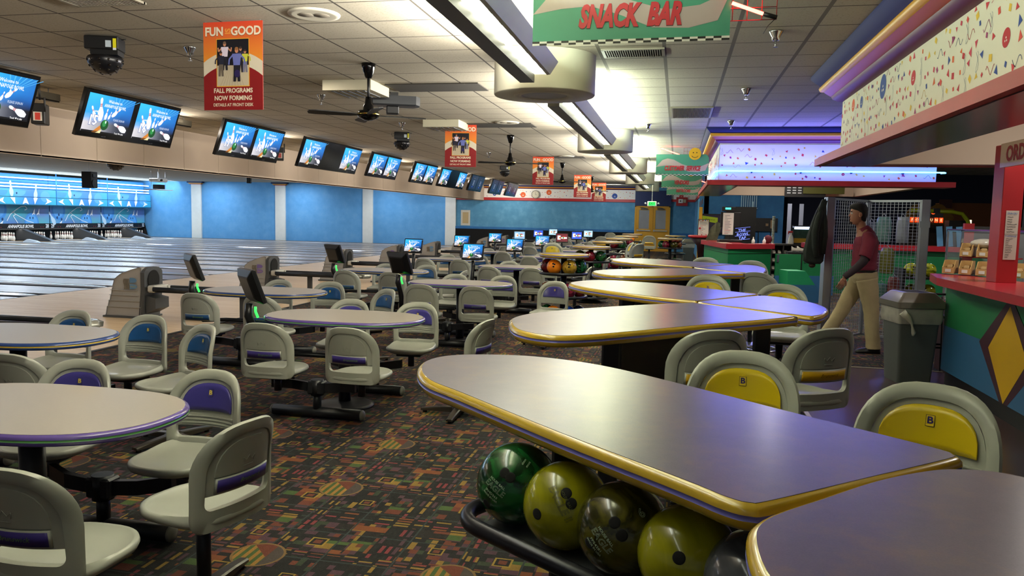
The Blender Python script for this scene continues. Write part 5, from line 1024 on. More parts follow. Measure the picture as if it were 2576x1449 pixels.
MB().box((0, 0, .59), (.17, .17, 1.18), .004).build('shaft', MRED, t)
a = Art(); a.rect(0, 0, .105, .42, '#d9d2c4', 1); a.rect(.0, .215, .105, .22, '#a8a298', 2); a.text('SNACKS', .05, .395, .022, '#2a66b0', 3, 1, 0, .01, 0, 1)
r = random.Random(4)
for j in range(7): a.line([(.012+.008*q, .365-.021*j+r.uniform(-.003, .003)) for q in range(r.randint(6, 11))], .004, '#3a3632', 3)
a.text('TOPPINGS', .05, .20, .02, '#2a66b0', 3, 1, 0, .01, 0, 1)
for j in range(12): a.line([(.012+.008*q, .178-.0145*j+r.uniform(-.002, .002)) for q in range(r.randint(4, 9))], .0035, '#3a3632', 3)
o = a.build('taped_list', (-.045, -.0865, .20), (1, 0, .0), (0, 0, 1), artmat('printed_plastic', 0, .4), t); 
t = thing('order_sign', 'white board beginning with a red letter O, fixed to the red column', 'sign', (2.675, 7.42, 2.17), -PI/2)
MB().box((.42, 0, .0), (.84, .03, .20)).build('board', mat('cream_sign_board', '#e6d8bc', .5), t); a = Art(); a.text('ORDER', .40, .0, .17, '#a8202c', 1, 1, 0, .04); a.build('red_lettering', (.0, -.016, -.0), (1, 0, 0), (0, 0, 1), artmat('printed_sign', 0, .45), t)
# things on the counter
MGLASS = mat('clear_display_glass', (.8, .86, .9), .04, alpha=.14, var=0)
t = thing('display_case', 'glass display case with metal edges on the snack counter', 'display case', (2.78, 9.25, 1.09), 0)
t.location = (2.86, 9.0, .72)
m = MB(); [m.box((x, y, .40), (.02, .02, .80)) for x in (0, .78) for y in (-.2, .25)]; [m.box((.39, y, z), (.80, .02, .02)) for y in (-.2, .25) for z in (.0, .80)]; [m.box((x, .02, z), (.02, .47, .02)) for x in (0, .78) for z in (0, .80)]; m.build('metal_frame', MCHR, t)
m = MB(); m.box((.39, -.2, .40), (.76, .006, .78)); m.box((0, .02, .40), (.006, .43, .78)); m.build('glass', MGLASS, t); MB().box((.39, .02, .38), (.76, .42, .008)).build('glass_shelf', MGLASS, t)
MB().box((.39, .02, .02), (.78, .44, .03)).build('base', MRED, t); MB().box((.39, .02, .81), (.80, .47, .012)).build('top_edge', mat('violet_edge', '#6a3a8a', .3), t)
m = MB(); m.prism(corner([(-.02, -.3, .02), (.9, -.3, .02), (.9, .35, .02), (-.02, .35, .02)]), .0, .71); o = tag(m.build('back_counter', mat('dark_maroon_board', '#2e0e14', .5)), 'low dark maroon counter under the glass display case', 'counter'); o.location = (2.86, 9.0, 0)
MBIN = mat('tan_plastic_bin', '#c9a56a', .45)
def sbin(x, y, z, lb, blk=False, rz=-.5):
    t = thing('storage_bin', lb, 'storage bin', (x, y, z), rz, 'open-front storage bins behind the column'); k = MBIN if not blk else MBLACK; w_, d_, h_ = .105, .20, .13
    m = MB(); m.box((0, 0, .005), (w_, d_, .01)); [m.stack([[(s_*(w_/2)+e, y_, z_) for y_, z_ in ((-d_/2, 0), (d_/2, 0), (d_/2, h_), (-.02, h_), (-d_/2, .06))] for e in (0, -s_*.008)], False) for s_ in (-1, 1)]; m.box((0, d_/2, h_/2), (w_, .008, h_)); m.box((0, -d_/2, .03), (w_, .008, .06)); m.build('tray', k, t)
    MB().box((0, -d_/2-.006, .03), (.05, .004, .03)).build('label_card', MWHITE, t)
    MB().box((0, .02, .05), (w_-.03, d_-.05, .07), .02).build('contents', mat('wrapped_packets', '#b99a68', .4, var=.3, scale=30), t); return t
for j in range(5): sbin(2.68+.117*j, 8.52-.10*j, 1.10, 'tan open-front bin on the counter, %s from the left in the lower row' % ORD[j].replace('nearest', 'first'), False)
sbin(2.68+.117*4.2+.10, 8.52-.10*5.2, 1.10, 'black open-front bin beside the red column', True)
for j in range(3): sbin(2.86+.117*j, 8.62-.10*j, 1.27, 'tan open-front bin in the upper row, %s from the left' % ORD[j].replace('nearest', 'first'), False)
m = MB(); m.box((3.05, 8.56, 1.262), (.50, .2, .012), rz=-.7); m.box((3.2, 8.62, 1.18), (.02, .02, .17)); tag(m.build('bin_shelf', MRED), 'small red shelf carrying the upper storage bins', 'shelf')
t = thing('wrapped_plates', 'clear plastic wrapped stack on the upper row of bins', 'plastic bag', (3.0, 8.60, 1.40), 0); MB().ball((0, 0, 0), .11, 16, sq=(1.2, .8, .45)).build('wrapping', mat('clear_wrap', '#cfcabb', .15, var=.25, scale=20), t)
o = MB().box((0, 0, .0), (.55, .02, .34)); o = o.build('dark_panel', mat('grey_back_panel', '#3c3c38', .6)); tag(o, 'grey panel with a red post behind the storage bins', 'panel'); o.location = (3.44, 9.5, 1.40); MB().box((-.30, -.01, -.1), (.10, .05, .6)).build('red_post', MRED, o)
t = thing('drink_machine', 'grey and black drink machine behind the red column', 'drink machine', (3.75, 7.4, .9), -.5)
MB().box((0, 0, .62), (.34, .4, .40), .05).build('white_hopper', mat('translucent_hopper', '#b6bcc0', .3), t); MB().box((.36, 0, .62), (.34, .4, .40), .05).build('white_hopper', mat('translucent_hopper', '#b6bcc0', .3), t); MB().box((.18, 0, .32), (.75, .42, .22), .02).build('olive_base', mat('olive_grey_base', '#3c4236', .6), t); MB().box((.18, 0, .115), (.9, .5, .22)).build('black_body', MBLACK, t); MB().box((.0, .0, .86), (.6, .3, .06), .02).build('orange_lid', mat('orange_plastic', '#d07a10', .4), t)
o = MB().box((0, 0, .45), (1.4, .8, .9)); o = o.build('service_worktop', mat('steel_worktop', '#5a564c', .35, .5)); tag(o, 'dark worktop behind the snack counter', 'worktop'); o.location = (3.95, 7.35, 0)
# ---------------------------------------------------------------- rubbish bin
def litter_bin(x, y, rz, label, near=True):
    t = thing('rubbish_bin', label, 'bin', (x, y, 0), rz, None); MG = mat('grey_bin_plastic', '#565a58', .55, bump=.05)
    def rr(w_, d_, z, r=.03): return [(a_, b_, z) for a_, b_ in corner([(-w_, -d_, r), (w_, -d_, r), (w_, d_, r), (-w_, d_, r)], r, 4)]
    m = MB(); m.stack([rr(.165, .16, 0), rr(.165, .16, .01), rr(.205, .205, .76)], True); sharp(m.build('bin_body', MG, t))
    m = MB(); m.stack([rr(.208, .208, .60), rr(.222, .222, .66), rr(.214, .216, .72), rr(.222, .222, .77)], True, False, False); 
    m.build('bin_liner', mat('clear_white_liner', '#b9b6ac', .35, var=.3, scale=12, alpha=.85), t)
    if near:
        m = MB(); m.tube([(-.19, -.225, .72), (-.13, -.235, .66), (-.10, -.24, .61), (-.095, -.245, .58), (-.08, -.25, .52), (-.085, -.25, .49)], [.035, .03, .012, .010, .022, .010], 10); m.build('knotted_bag_end', mat('white_liner_knot', '#c2bfae', .4), t)
    m = MB(); m.stack([rr(.222, .222, .75), rr(.235, .235, .76), rr(.235, .235, .815), rr(.225, .225, .825), rr(.155, .165, .905), rr(.145, .155, .908)], True, True, True); sharp(m.build('bin_lid', mat('taupe_lid', '#6a655c', .35, coat=.2), t))
    m = MB(); m.prism([(-.11, -.12), (.11, -.12), (.11, .12), (-.11, .12)], .904, .9095); m.build('lid_opening', mat('dark_opening', '#050505', .9), t); return t
litter_bin(2.33, 8.46, .17, 'tall square grey rubbish bin with knotted clear liner, beside the snack counter'); litter_bin(.40, 28.5, 0, 'small grey bin with white liner by the far rack tables', False)
t = thing('high_chair', 'chrome-legged black frame stool between the bin and the snack counter', 'stool', (2.70, 8.93, 0), 0); t.scale = (.62, .7, 1)
for x in (-.16, .16):
    for y in (-.16, .16): MB().tube([(x*1.2, y*1.2, 0), (x, y, .60), (x*.8, y, .82)], .012, 8).build('leg', MCHR if x < 0 else MBLACK, t)
m = MB(); m.tube([(-.13, -.16, .82), (-.10, -.16, .86), (.10, -.16, .86), (.13, -.16, .82)], .012, 8); m.build('crossbar', MBLACK, t); [MB().tube([(-.18, y, .30), (.18, y, .30)], .010, 8).build('crossbar', MBLACK, t) for y in (-.18, .18)]; MB().box((0, 0, .62), (.30, .3, .03), .01).build('seat', MBLACK, t)
# ================================================================ customer desk
t = thing('customer_desk', 'green desk with thick red top and yellow spike ornament, across the room', 'desk', (1.01, 16.75, 0), 0)
face = [(0, .10), (-.42, 2.9), (.1, 3.2), (.5, .75), (1.02, 1.1), (1.02, .92)]
top = [(-.02, -.06), (-.44, 3.05), (.10, 3.1), (.42, .62), (1.05, 1.45), (1.05, .86)]
MB().prism([(.03, .02), (-.36, 2.95), (.05, 3.05), (.40, .70), (.98, 1.35), (.98, .90)], 0, .99).build('cabinet', MGRN, t)
m = MB(); m.prism(top, .995, 1.10); m.build('desk_top', MCTOP, t)
m = MB(); m.stack([[(x, y, z) for x, y, z in ((.03-.006, .02-.01, z_), (.98, .90-.012, z_), (.98, .90, z_), (.03, .03, z_))] for z_ in (.89, .90)], False); m.stack([[(.03-.006, .02, z_), (-.36-.006, 2.95, z_), (-.36, 2.95, z_), (.03, .03, z_)] for z_ in (.89, .90)], False); m.build('groove', MBLACK, t)
for dx_, w_, h_, mm in ((-.06, .045, .62, MMAR), (.0, .06, .74, MYL), (.06, .045, .60, MMAR)):
    s_ = .42; bx_ = .03-.39*s_+dx_*.15; by_ = .02+2.93*s_*.3+dx_; m = MB(); m.stack([[(bx_-.02-e, by_-w_, 0), (bx_-.02-e, by_+w_, 0), (bx_-.02-e, by_, h_)] for e in (0, .02)], False); m.build('spike_ornament', mm, t)
MB().box((-.02, .75, 1.1025), (.22, .62, .004), rz=.14).build('pale_notice', mat('pale_pink_sheet', '#d9c0b4', .4), t)
t = thing('round_shelf', 'red rounded shelf with a dark cone bracket at the left end of the desk', 'shelf', (.60, 21.0, 1.12), 0)
m = MB(); m.lathe([(.30, 0), (.33, .02), (.33, .06), (.30, .07)], 30); m.build('shelf_board', MCTOP, t); MB().lathe([(.06, -.55), (.10, -.2), (.28, 0)], 24).build('cone_bracket', mat('dark_maroon_bracket', '#2a0e14', .5), t); MB().lathe([(.06, -1.12), (.06, -.5)], 16).build('post', MBLACK, t)
def frame_notice(x, y, z, w_, h_, lb, rz=0, nm='framed_notice', dark=True):
    t = thing(nm, lb, 'notice', (x, y, z), rz); MB().box((0, .0, h_/2), (w_+.03, .02, h_+.03)).build('frame', MBLACK if dark else MWHITE, t)
    a = Art(); a.rect(0, 0, w_, h_, '#ece6e0', 0); r = random.Random(int(w_*1000)+int(x*10)); 
    for j in range(int(h_/.035)): a.line([(w_*.12+w_*.06*q, h_*.9-.033*j) for q in range(r.randint(5, 13))], .008, r.choice(['#a83040', '#50506a', '#7a7a80', '#6a6a70']), 1)
    if dark: 
        for q in range(9): a.disc(r.uniform(.05, .95)*w_, r.choice([.04, .96])*h_, .015, .015, r.choice(['#c83a40', '#3a50a0', '#e0b030']), 2, 6)
        a.disc(w_*.15, h_*.45, .03, .03, '#c03038', 2, 12)
    a.build('printed_sheet', (-w_/2, -.012, 0), (1, 0, 0), (0, 0, 1), artmat('printed_plastic', 0, .4), t); return t
frame_notice(.65, 20.85, 1.19, .26, .40, 'black-framed party notice standing on the red rounded shelf', .1)
frame_notice(1.10, 18.165, 1.28, .20, .46, 'long white handwritten sheet taped to the till screen on the desk', .05, 'taped_sheet', False)
t = thing('till', 'black till computer with a small green display on the desk', 'till', (1.15, 18.2, 1.10), .1); MB().box((0, 0, .03), (.5, .4, .06), .01).build('base', MBLACK, t); MB().box((0, 0, .50), (.44, .05, .34), .01).build('monitor', MBLACK, t); MB().box((0, .03, .2), (.06, .06, .3)).build('stand', MBLACK, t); MB().box((-.05, -.03, .74), (.30, .05, .10), .01).build('customer_display', MBLACK, t); MB().box((-.07, -.057, .75), (.12, .004, .04)).build('green_digits', mat('green_digits', (.05, .9, .5), .3, emit=2.5, var=0), t)
t = thing('ball_decoration', 'striped rounded display rack behind the framed notice on the desk', 'display rack', (.80, 19.55, 1.10), .3)
m = MB(); m.stack([[(x, y, z) for x, y, z in ((-.14+q, 0, .0), (.10+q, 0, .0), (.22+q, 0, .40), (.12+q, 0, .44), (-.02+q, 0, .30))] for q in (0, .05)], False); m.build('body', mat('multicolour_cover', '#6a7058', .4, var=.5, scale=14), t)
for x, y, lb, c in ((1.62, 17.75, 'white squeeze bottle on the red desk top, nearer the till', MWHITE), (1.86, 17.85, 'white bottle before a maroon cloth at the end of the desk', MWHITE)):
    t = thing('bottle', lb, 'bottle', (x, y, 1.10), 0); MB().lathe([(.032, 0), (.036, .015), (.036, .06), (.018, .09), (.014, .10)], 16).build('bottle_body', c, t); MB().lathe([(.013, .10), (.011, .13), (.006, .14)], 10).build('cap', MWHITE, t)
o = MB().ball((0, 0, .08), .10, 14, sq=(.9, .6, .95)).build('cloth_bundle', mat('maroon_cloth', '#5a1424', .8)); tag(o, 'maroon cloth bundle behind a white bottle on the desk', 'cloth'); o.location = (1.95, 17.98, 1.11)
def gate(x0, y0, x1, y1, lb):
    L = math.hypot(x1-x0, y1-y0); t = thing('desk_gate', lb, 'gate', (x0, y0, 0), math.atan2(y1-y0, x1-x0), 'green and blue gates beside the desk')
    MB().box((L/2, 0, .66), (L-.02, .04, .46)).build('green_panel', MGRN, t); MB().box((L/2, 0, .215), (L-.02, .04, .43)).build('blue_panel', MBLC, t); MB().box((.05, -.03, .80), (.05, .03, .16)).build('latch', MCHR, t); return t
gate(2.06, 17.5, 2.62, 17.7, 'green and blue swing gate next to the desk'); gate(2.65, 17.71, 3.35, 18.0, 'second green and blue gate, partly behind the hanging jacket')
t = thing('low_partition', 'green and blue sloping box standing before the desk gates', 'partition', (2.15, 16.1, 0), .2); m = MB(); m.stack([[(x, y_, z) for x, z in ((0, .35), (0, .62), (.35, .62), (.55, .35))] for y_ in (0, .5)], False); m.build('green_upper', mat('light_green_paint', '#1f9a66', .5), t); m = MB(); m.stack([[(x, y_, z) for x, z in ((0, 0), (0, .35), (.56, .35), (.66, .2), (.66, 0))] for y_ in (0, .5)], False); m.build('blue_lower', MBLC, t)
# rear counter on the far right with shoes, cupboards and screens
t = thing('rear_counter', 'long red-topped green counter seen through the wire gates', 'counter', (2.9, 19.0, 0), 0); MB().box((2.2, 0, .5), (4.4, .6, 1.0)).build('cabinet', MGRN, t); MB().box((2.2, -.02, 1.055), (4.5, .75, .11)).build('counter_top', MCTOP, t); MB().box((2.2, -.304, .90), (4.4, .006, .01)).build('groove', MBLACK, t)
t = thing('shoe_cupboard', 'dark cupboard of rental shoes with a laminate top behind the desk', 'cupboard', (2.45, 21.6, 0), 0)
m = MB(); m.box((.6, .3, .98), (1.3, .6, .04)); m.box((.6, .58, .5), (1.2, .02, 1)); [m.box((x, .3, .5), (.03, .56, .96)) for x in (0, .3, .6, .9, 1.2)]; [m.box((.6, .3, z), (1.2, .56, .02)) for z in (.1, .3, .52, .74)]; m.build('carcass', mat('dark_cupboard', '#2c2a28', .5), t)
k_ = 0
for i in range(4):
    for j in range(4):
        for q in (0, 1):
            m = MB(); x = .075+.3*i+.14*q; z = .115+.21*j; m.stack([[(x+a_*.045*kx, .05+b_, z+c_) for a_, c_ in ((-1, 0), (1, 0), (.8, hz), (-.8, hz))] for b_, kx, hz in ((-.02, .6, .03), (.04, 1, .05), (.14, .9, .07), (.22, .8, .10))], True)
            o = m.build('rental_shoe', mat('white_shoe_leather', '#cfcabc', .5)); tag(o, 'white rental shoe in the cupboard behind the desk', 'shoe', 'rental shoes in the cupboard'); o.location = (2.45, 21.6, 0)
for x, s_ in ((2.95, 1), (3.08, -1)):
    m = MB(); m.stack([[(a_*.05*kx, b_, c_) for a_, c_ in ((-1, 0), (1, 0), (.8, hz), (-.8, hz))] for b_, kx, hz in ((-.12, .6, .03), (-.04, 1, .06), (.08, .9, .08), (.14, .8, .12))], True); o = m.build('rental_shoe', mat('white_shoe_leather', '#cfcabc', .5)); tag(o, 'white shoe of the pair lying loose %s' % ('at the left' if s_ > 0 else 'at the right'), 'shoe', 'loose pair of white shoes'); o.location = (x, 20.6, .86); o.rotation_euler = (0, 0, 1.3+.2*s_)
o = MB().box((0, 0, .42), (.6, .5, .84)); o = o.build('low_cabinet', MBLACK); tag(o, 'low black cabinet under the loose pair of shoes', 'cabinet'); o.location = (3.0, 20.6, 0)
t = thing('fish_tank', 'small lit fish tank with yellow gravel on the shoe cupboard', 'fish tank', (3.22, 21.75, 1.0), 0); m = MB(); m.box((0, 0, .02), (.5, .3, .04)); m.box((0, 0, .48), (.5, .3, .03)); [m.box((x, y, .25), (.02, .02, .46)) for x in (-.24, .24) for y in (-.14, .14)]; m.build('black_frame', MBLACK, t)
MB().box((0, 0, .24), (.46, .26, .40)).build('water', mat('green_water', '#2c4a3a', .1, var=.5, scale=12), t); m = MB(); m.box((0, -.02, .10), (.455, .262, .12)); m.build('gravel', mat('yellow_gravel', '#b8921c', .7, var=.3, scale=40), t); MB().box((0, -.01, .43), (.455, .265, .07)).build('lamp_glow', mat('tank_lamp', (.5, .62, 1), .3, emit=2.2, var=0), t)
t = thing('spray_bottle', 'white spray bottle with red trigger beside the fish tank', 'spray bottle', (2.92, 21.6, 1.0), 0); MB().lathe([(.07, 0), (.075, .03), (.06, .16), (.022, .26), (.022, .30)], 16).build('bottle_body', MWHITE, t); m = MB(); m.box((-.02, 0, .32), (.12, .04, .05), .01); m.box((-.07, 0, .29), (.02, .03, .06)); m.build('trigger', mat('red_plastic', '#c02028', .4), t)
t = thing('cup_stack', 'tall stack of white paper cups at the left end of the shoe cupboard', 'cups', (2.47, 21.65, 1.0), 0); m = MB(); [m.lathe([(.032, z), (.038, z+.05)], 14) for z in [.045*j for j in range(16)]]; m.build('paper_cups', mat('pale_paper', '#c6d2cc', .6), t)
t = thing('menu_board', 'black board with white lettering under the desk canopy', 'board', (2.55, 19.2, 2.20), 0)
MB().box((.3, 0, .14), (.9, .05, .36)).build('board', MBLACK, t); a = Art(); [a.rect(.04+.12*(j % 4), .04+.06*(j//4), .12+.12*(j % 4), .065+.06*(j//4), '#b8bcc0', 1) for j in range(16)]; a.build('lettering', (-.14, -.03, 0), (1, 0, 0), (0, 0, 1), artmat('printed_plastic', 0, .4), t)
t = thing('olive_glow_sheet', 'dark olive sheet standing for a yellow-green glow under the desk canopy, right of the lettered board', 'board', (3.25, 19.2, 2.2), 0); MB().box((0, 0, .12), (.9, .1, .16)).build('glow_sheet', mat('olive_glow_sheet', '#4a4a10', .6), t)  # olive box stands for the glow on the ceiling behind the boards
m = MB(); [m.box((x, 0, 1.05), (.10, .12, 2.1)) for x in (0, .32)]; o = tag(m.build('grey_post', mat('grey_post_paint', '#8d93a8', .6)), 'pair of pale grey posts behind the shoe cupboard', 'post'); o.location = (3.1, 23.5, 0)
# wall things behind the desk
t = thing('peg_board', 'black peg board with cords and cards on the blue wall', 'peg board', (2.36, 25.95, 1.30), 0); MB().box((.32, 0, .18), (.80, .05, .42)).build('board', MBLACK, t)
for x, w_, h_ in ((.02, .08, .08), (.40, .08, .08), (.56, .11, .26)): MB().box((x, -.035, .18 if h_ < .2 else .2), (w_, .02, h_)).build('card', mat('tan_card', '#8a7256', .6), t)
m = MB(); [m.tube([(x, -.03, -.03), (x+.01, -.03, -.45)], .012, 6) for x in (.15, .52)]; m.build('cord', MBLACK, t)
a = Art(); a.rect(0, 0, .56, .42, '#060608', 0)
t = thing('lit_sign', 'white outline neon-style sign with stacked letters in the dark doorway behind the desk', 'sign', (1.65, 25.85, .95), 0); MB().box((.30, 0, .32), (.92, .05, 1.52)).build('dark_opening', MBLACK, t)
a.text('THE', .24, .33, .13, '#7c8cff', 1, 1, .2, .01, .12, 1); a.text('BOWL', .27, .21, .13, '#7c8cff', 1, 1, .2, .01, .12, 1); a.text('TAP', .26, .09, .13, '#7c8cff', 1, 1, .2, .01, .12, 1)
for y0_ in (.02, .145, .27, .395): a.line([(.04, y0_), (.50, y0_+.055)], .008, '#7c8cff', 2)
a.build('letters', (.10, -.03, .0), (1, 0, 0), (0, 0, 1), artmat('lit_letters', 1.6), t)
m = MB(); [m.box((-.0+.065*j, 0, .20), (.03, .04, .44)) for j in range(8)]; m.box((.22, 0, -.03), (.56, .05, .03)); m.box((.22, 0, .43), (.56, .05, .03)); o = tag(m.build('wall_grille', mat('pale_blue_grille', '#8fb4d0', .5)), 'pale slatted grille high on the blue wall over the doorway', 'grille'); o.location = (1.95, 25.93, 2.02)
o = MB().box((0, 0, .75), (.10, .10, 1.5)); o = o.build('door_jamb', mat('ochre_jamb', '#8a7030', .5)); tag(o, 'ochre door jamb beside the dark doorway', 'door jamb'); o.location = (2.22, 25.9, .3); MB().box((.07, 0, .8), (.05, .10, 2.2)).build('pale_edge', mat('pale_blue_grille', '#8fb4d0', .5), o)
t = thing('wall_screen', 'black-framed screen with a lime green banner behind the till', 'screen', (.72, 25.9, 1.18), 0); MB().box((.40, 0, .30), (.84, .05, .62)).build('frame', MBLACK, t); a = Art(); a.rect(0, 0, .76, .54, '#241a2c', 0); a.face([(.02, .36), (.5, .28), (.5, .46), (.02, .52)], '#8a9a14', 1); a.text('Brunswick', .26, .40, .07, '#2c3008', 2, 1, .2, 0, -.1, 1); a.build('picture', (.02, -.028, .03), (1, 0, 0), (0, 0, 1), artmat('lit_letters_dim', .5), t)
t = thing('yellow_post', 'tall yellow ornamental post at the corner of the blue wall', 'post', (.70, 25.75, 0), 0); m = MB(); m.box((0, 0, 1.25), (.10, .10, 1.5)); m.box((-.05, 0, .3), (.04, .06, .6)); m.build('shaft', mat('mustard_paint', '#d09a18', .5), t); m = MB(); m.stack([[(.04+.03*math.sin(z*18), y_, z) for z in [.05*j for j in range(16)]]+[(.10, y_, .75-.05*j) for j in range(16)] for y_ in (-.03, .03)], False); m.build('wavy_fin', mat('mustard_paint', '#d09a18', .5), t); m = MB(); [m.box((-.04+.04*j, 0, 2.08+.05*j), (.02, .1, .16)) for j in range(3)]; m.build('dark_finials', mat('dark_orange_finial', '#6a3a20', .5), t)
t = thing('thermostat_panel', 'white control box on a red panel right of the double doors', 'control box', (.15, 39.44, 2.28), 0); MB().box((.0, 0, .20), (.55, .05, .42)).build('red_panel', MRED, t); MB().box((-.06, -.05, .22), (.22, .06, .20), .01).build('white_box', MWHITE, t); MB().box((.13, -.05, .22), (.13, .06, .16), .01).build('grey_box', mat('beige_plastic', '#b0a888', .5), t); MB().box((-.07, -.085, .22), (.06, .01, .06)).build('dark_window', MBLACK, t)
t = thing('exit_sign', 'green lit exit sign hanging before the double doors', 'exit sign', (-1.02, 31.0, 2.18), 0); MB().box((0, 0, .0), (.36, .08, .20), .02).build('case', MWHITE, t); a = Art(); a.rect(-.13, -.07, .13, .07, '#20ff60', 0); a.text('EXIT', 0, 0, .12, '#0a6a28', 1, .9, 0, .03); a.build('lit_letters', (0, -.042, 0), (1, 0, 0), (0, 0, 1), artmat('lit_exit', 1.3), t); MB().tube([(0, 0, .1), (0, 0, .98)], .01, 6).build('rod', MWHITE, t); [MB().ball((s_*.25, 0, .0), .05, 12).build('emergency_lamp', MSTEEL, t) for s_ in (-1, 1)]
t = thing('wall_clock', 'round wall clock on the confetti border of the far wall', 'clock', (-7.16, 39.42, 2.72), 0); MB().tube([(0, 0, 0), (0, -.04, 0)], .21, 32).build('rim', mat('grey_rim', '#6f6a60', .4), t); MB().tube([(0, -.04, 0), (0, -.045, 0)], .18, 32).build('dial', mat('cream_dial', '#cfc8b0', .5), t); m = MB(); m.box((.0, -.05, .05), (.012, .006, .12)); m.box((.04, -.05, -.02), (.1, .006, .012)); [m.box((.155*math.sin(k*PI/6), -.048, .155*math.cos(k*PI/6)), (.012, .004, .03)) for k in range(12)]; m.build('hands', MBLACK, t)
o = MB().box((0, 0, 0), (.50, .01, .80)); o = o.build('wall_patch', mat('white_filler', '#c9c4b4', .8)); tag(o, 'unpainted white and tan patch on the far blue wall', 'patch'); o.location = (-10.86, 39.49, 1.46); MB().box((0, -.006, 0), (.32, .006, .58), .003).build('tan_centre', mat('tan_patch', '#b59f74', .9), o)
# arcade corner
t = thing('prize_machine', 'prize machine with lit orange letters and a gilded crest at the back right', 'arcade machine', (6.3, 22.0, 0), 0); MB().box((0, .3, .8), (1.0, .6, 1.6)).build('cabinet', mat('dark_bronze', '#241408', .5), t)
m = MB(); m.stack([[(x, y_, z) for x, z in [(-.5, 1.6), (.55, 1.6), (.62, 1.78), (.54, 1.9), (.62, 2.0), (.42, 2.02)]+[(.25+.15*math.cos(k*PI/6), 2.02+.10*math.sin(k*PI/6)) for k in range(1, 6)]+[(.05, 2.04), (0, 2.18), (-.05, 2.04)]+[(-.25+.15*math.cos(k*PI/6), 2.02+.10*math.sin(k*PI/6)) for k in range(1, 6)]+[(-.5, 1.9)]] for y_ in (.0, .06)], False); m.build('gilded_crest', mat('gilded_ornament', '#7a5a1e', .4, .5, var=.3, scale=20), t)
a = Art(); a.rect(-.28, -.08, .36, .24, '#0a0808', 0)
for k, c in enumerate('FORTUNE'): a.rect(-.42+.115*k, -.06, -.42+.115*k+.095, .07, '#ff4a14' if c != 'U' else '#5a1a08', 1); a.text(c, -.37+.115*k, .005, .10, '#ffe0a0', 2, .9, 0, .02, 0, 1)
a.disc(.12, .20, .05, .05, '#e05020', 1); a.build('lit_letters', (0, -.01, 1.70), (1, 0, 0), (0, 0, 1), artmat('lit_letters_orange', 1.1), t)
t = thing('arcade_cabinet', 'tall dark orange cabinet against the navy wall', 'cabinet', (8.2, 24, 0), 0); MB().box((0, 0, 1.1), (2.1, .7, 2.2)).build('body', mat('dim_orange_cabinet', '#6a3a0c', .6), t); MB().box((-1.0, -.36, 2.14), (.32, .03, .3)).build('corner_badge', mat('maroon_badge', '#3a0c10', .5), t); m = MB(); [m.box((x, -.37, 1.4), (.04, .03, 1.3)) for x in (.45, .95)]; m.build('metal_trim', MSTEEL, t); MB().box((.7, -.36, 1.4), (.46, .02, 1.3)).build('dark_door', mat('dark_brown_door', '#1c0e08', .5), t)
t = thing('basket_frame', 'lime green bent tube rising over the rear counter', 'tube frame', (6.5, 20.5, 1.2), 0); MB().tube([(-1.0, 0, .72), (-.1, 0, .70), (.12, 0, .66), (.25, 0, .5), (.38, 0, .1), (.38, 0, -1.2)], .045, 10).build('tube', mat('lime_tube', '#93a80c', .4), t); MB().box((-.45, 0, .72), (.14, .11, .12)).build('black_collar', MBLACK, t)
for j in range(4):
    o = MB().box((0, 0, .22), (.12, .02, .44)); o = o.build('brochure', mat('pale_blue_brochure', '#5a9ac8', .4, var=.2)); tag(o, 'pale blue brochure in the stepped row on the rear counter', 'brochure', 'blue brochures on the rear counter'); o.location = (5.72+.17*j, 18.95-.1*j, 1.115); o.rotation_euler = (0, -.10, -.3)
o = MB().box((0, 0, .12), (.5, .3, .24)); o = o.build('cardboard_box', mat('tan_carton', '#9a7a30', .7)); tag(o, 'tan carton on the rear counter, behind the glass display case', 'box'); o.location = (6.9, 18.95, 1.115); 
o = MB().box((0, 0, .16), (.7, .4, .32), .02); o = o.build('printer', mat('dark_printer', '#22232c', .5)); tag(o, 'dark printer on the rear counter, left of the carton', 'printer'); o.location = (6.35, 19.05, 1.115)
m = MB(); m.box((0, 0, -.15), (.5, .35, 1.7)); o = m.build('game_console', mat('dark_machine', '#1a1416', .5)); tag(o, 'dark small machine with a lit edge before the prize machine', 'machine'); o.location = (6.7, 21.0, 1.0); MB().box((.2, -.18, .66), (.08, .02, .12)).build('lit_edge', mat('warm_lamp', (1, .75, .45), .3, emit=2, var=0), o)
# lime ball rack before the rear counter
t = thing('ball_rack', 'dark two-tier rack of lime balls between the wire gates and the snack counter', 'ball rack', (3.85, 13.2, 0), .2)
m = MB(); [m.box((.1, 0, z), (1.1, .30, .03)) for z in (.75, .42, .1)]; [m.box((x, 0, .45), (.04, .3, .9)) for x in (-.45, .65)]; m.build('shelves', MBLACK, t)
for (x, z, c, lb) in ((3.58, .875, 'yellow', 'yellow-green streaked ball, left of the two on the upper shelf'), (3.85, .875, 'yellow', 'yellow-green streaked ball, right of the two on the upper shelf'), (3.60, .545, 'lime', 'lime ball, left of the two on the lower shelf'), (3.86, .545, 'lime', 'lime ball, right of the two on the lower shelf')): bball(x, 13.16+(x-3.6)*.2, z, c, lb+' behind the bin', 'balls behind the bin')
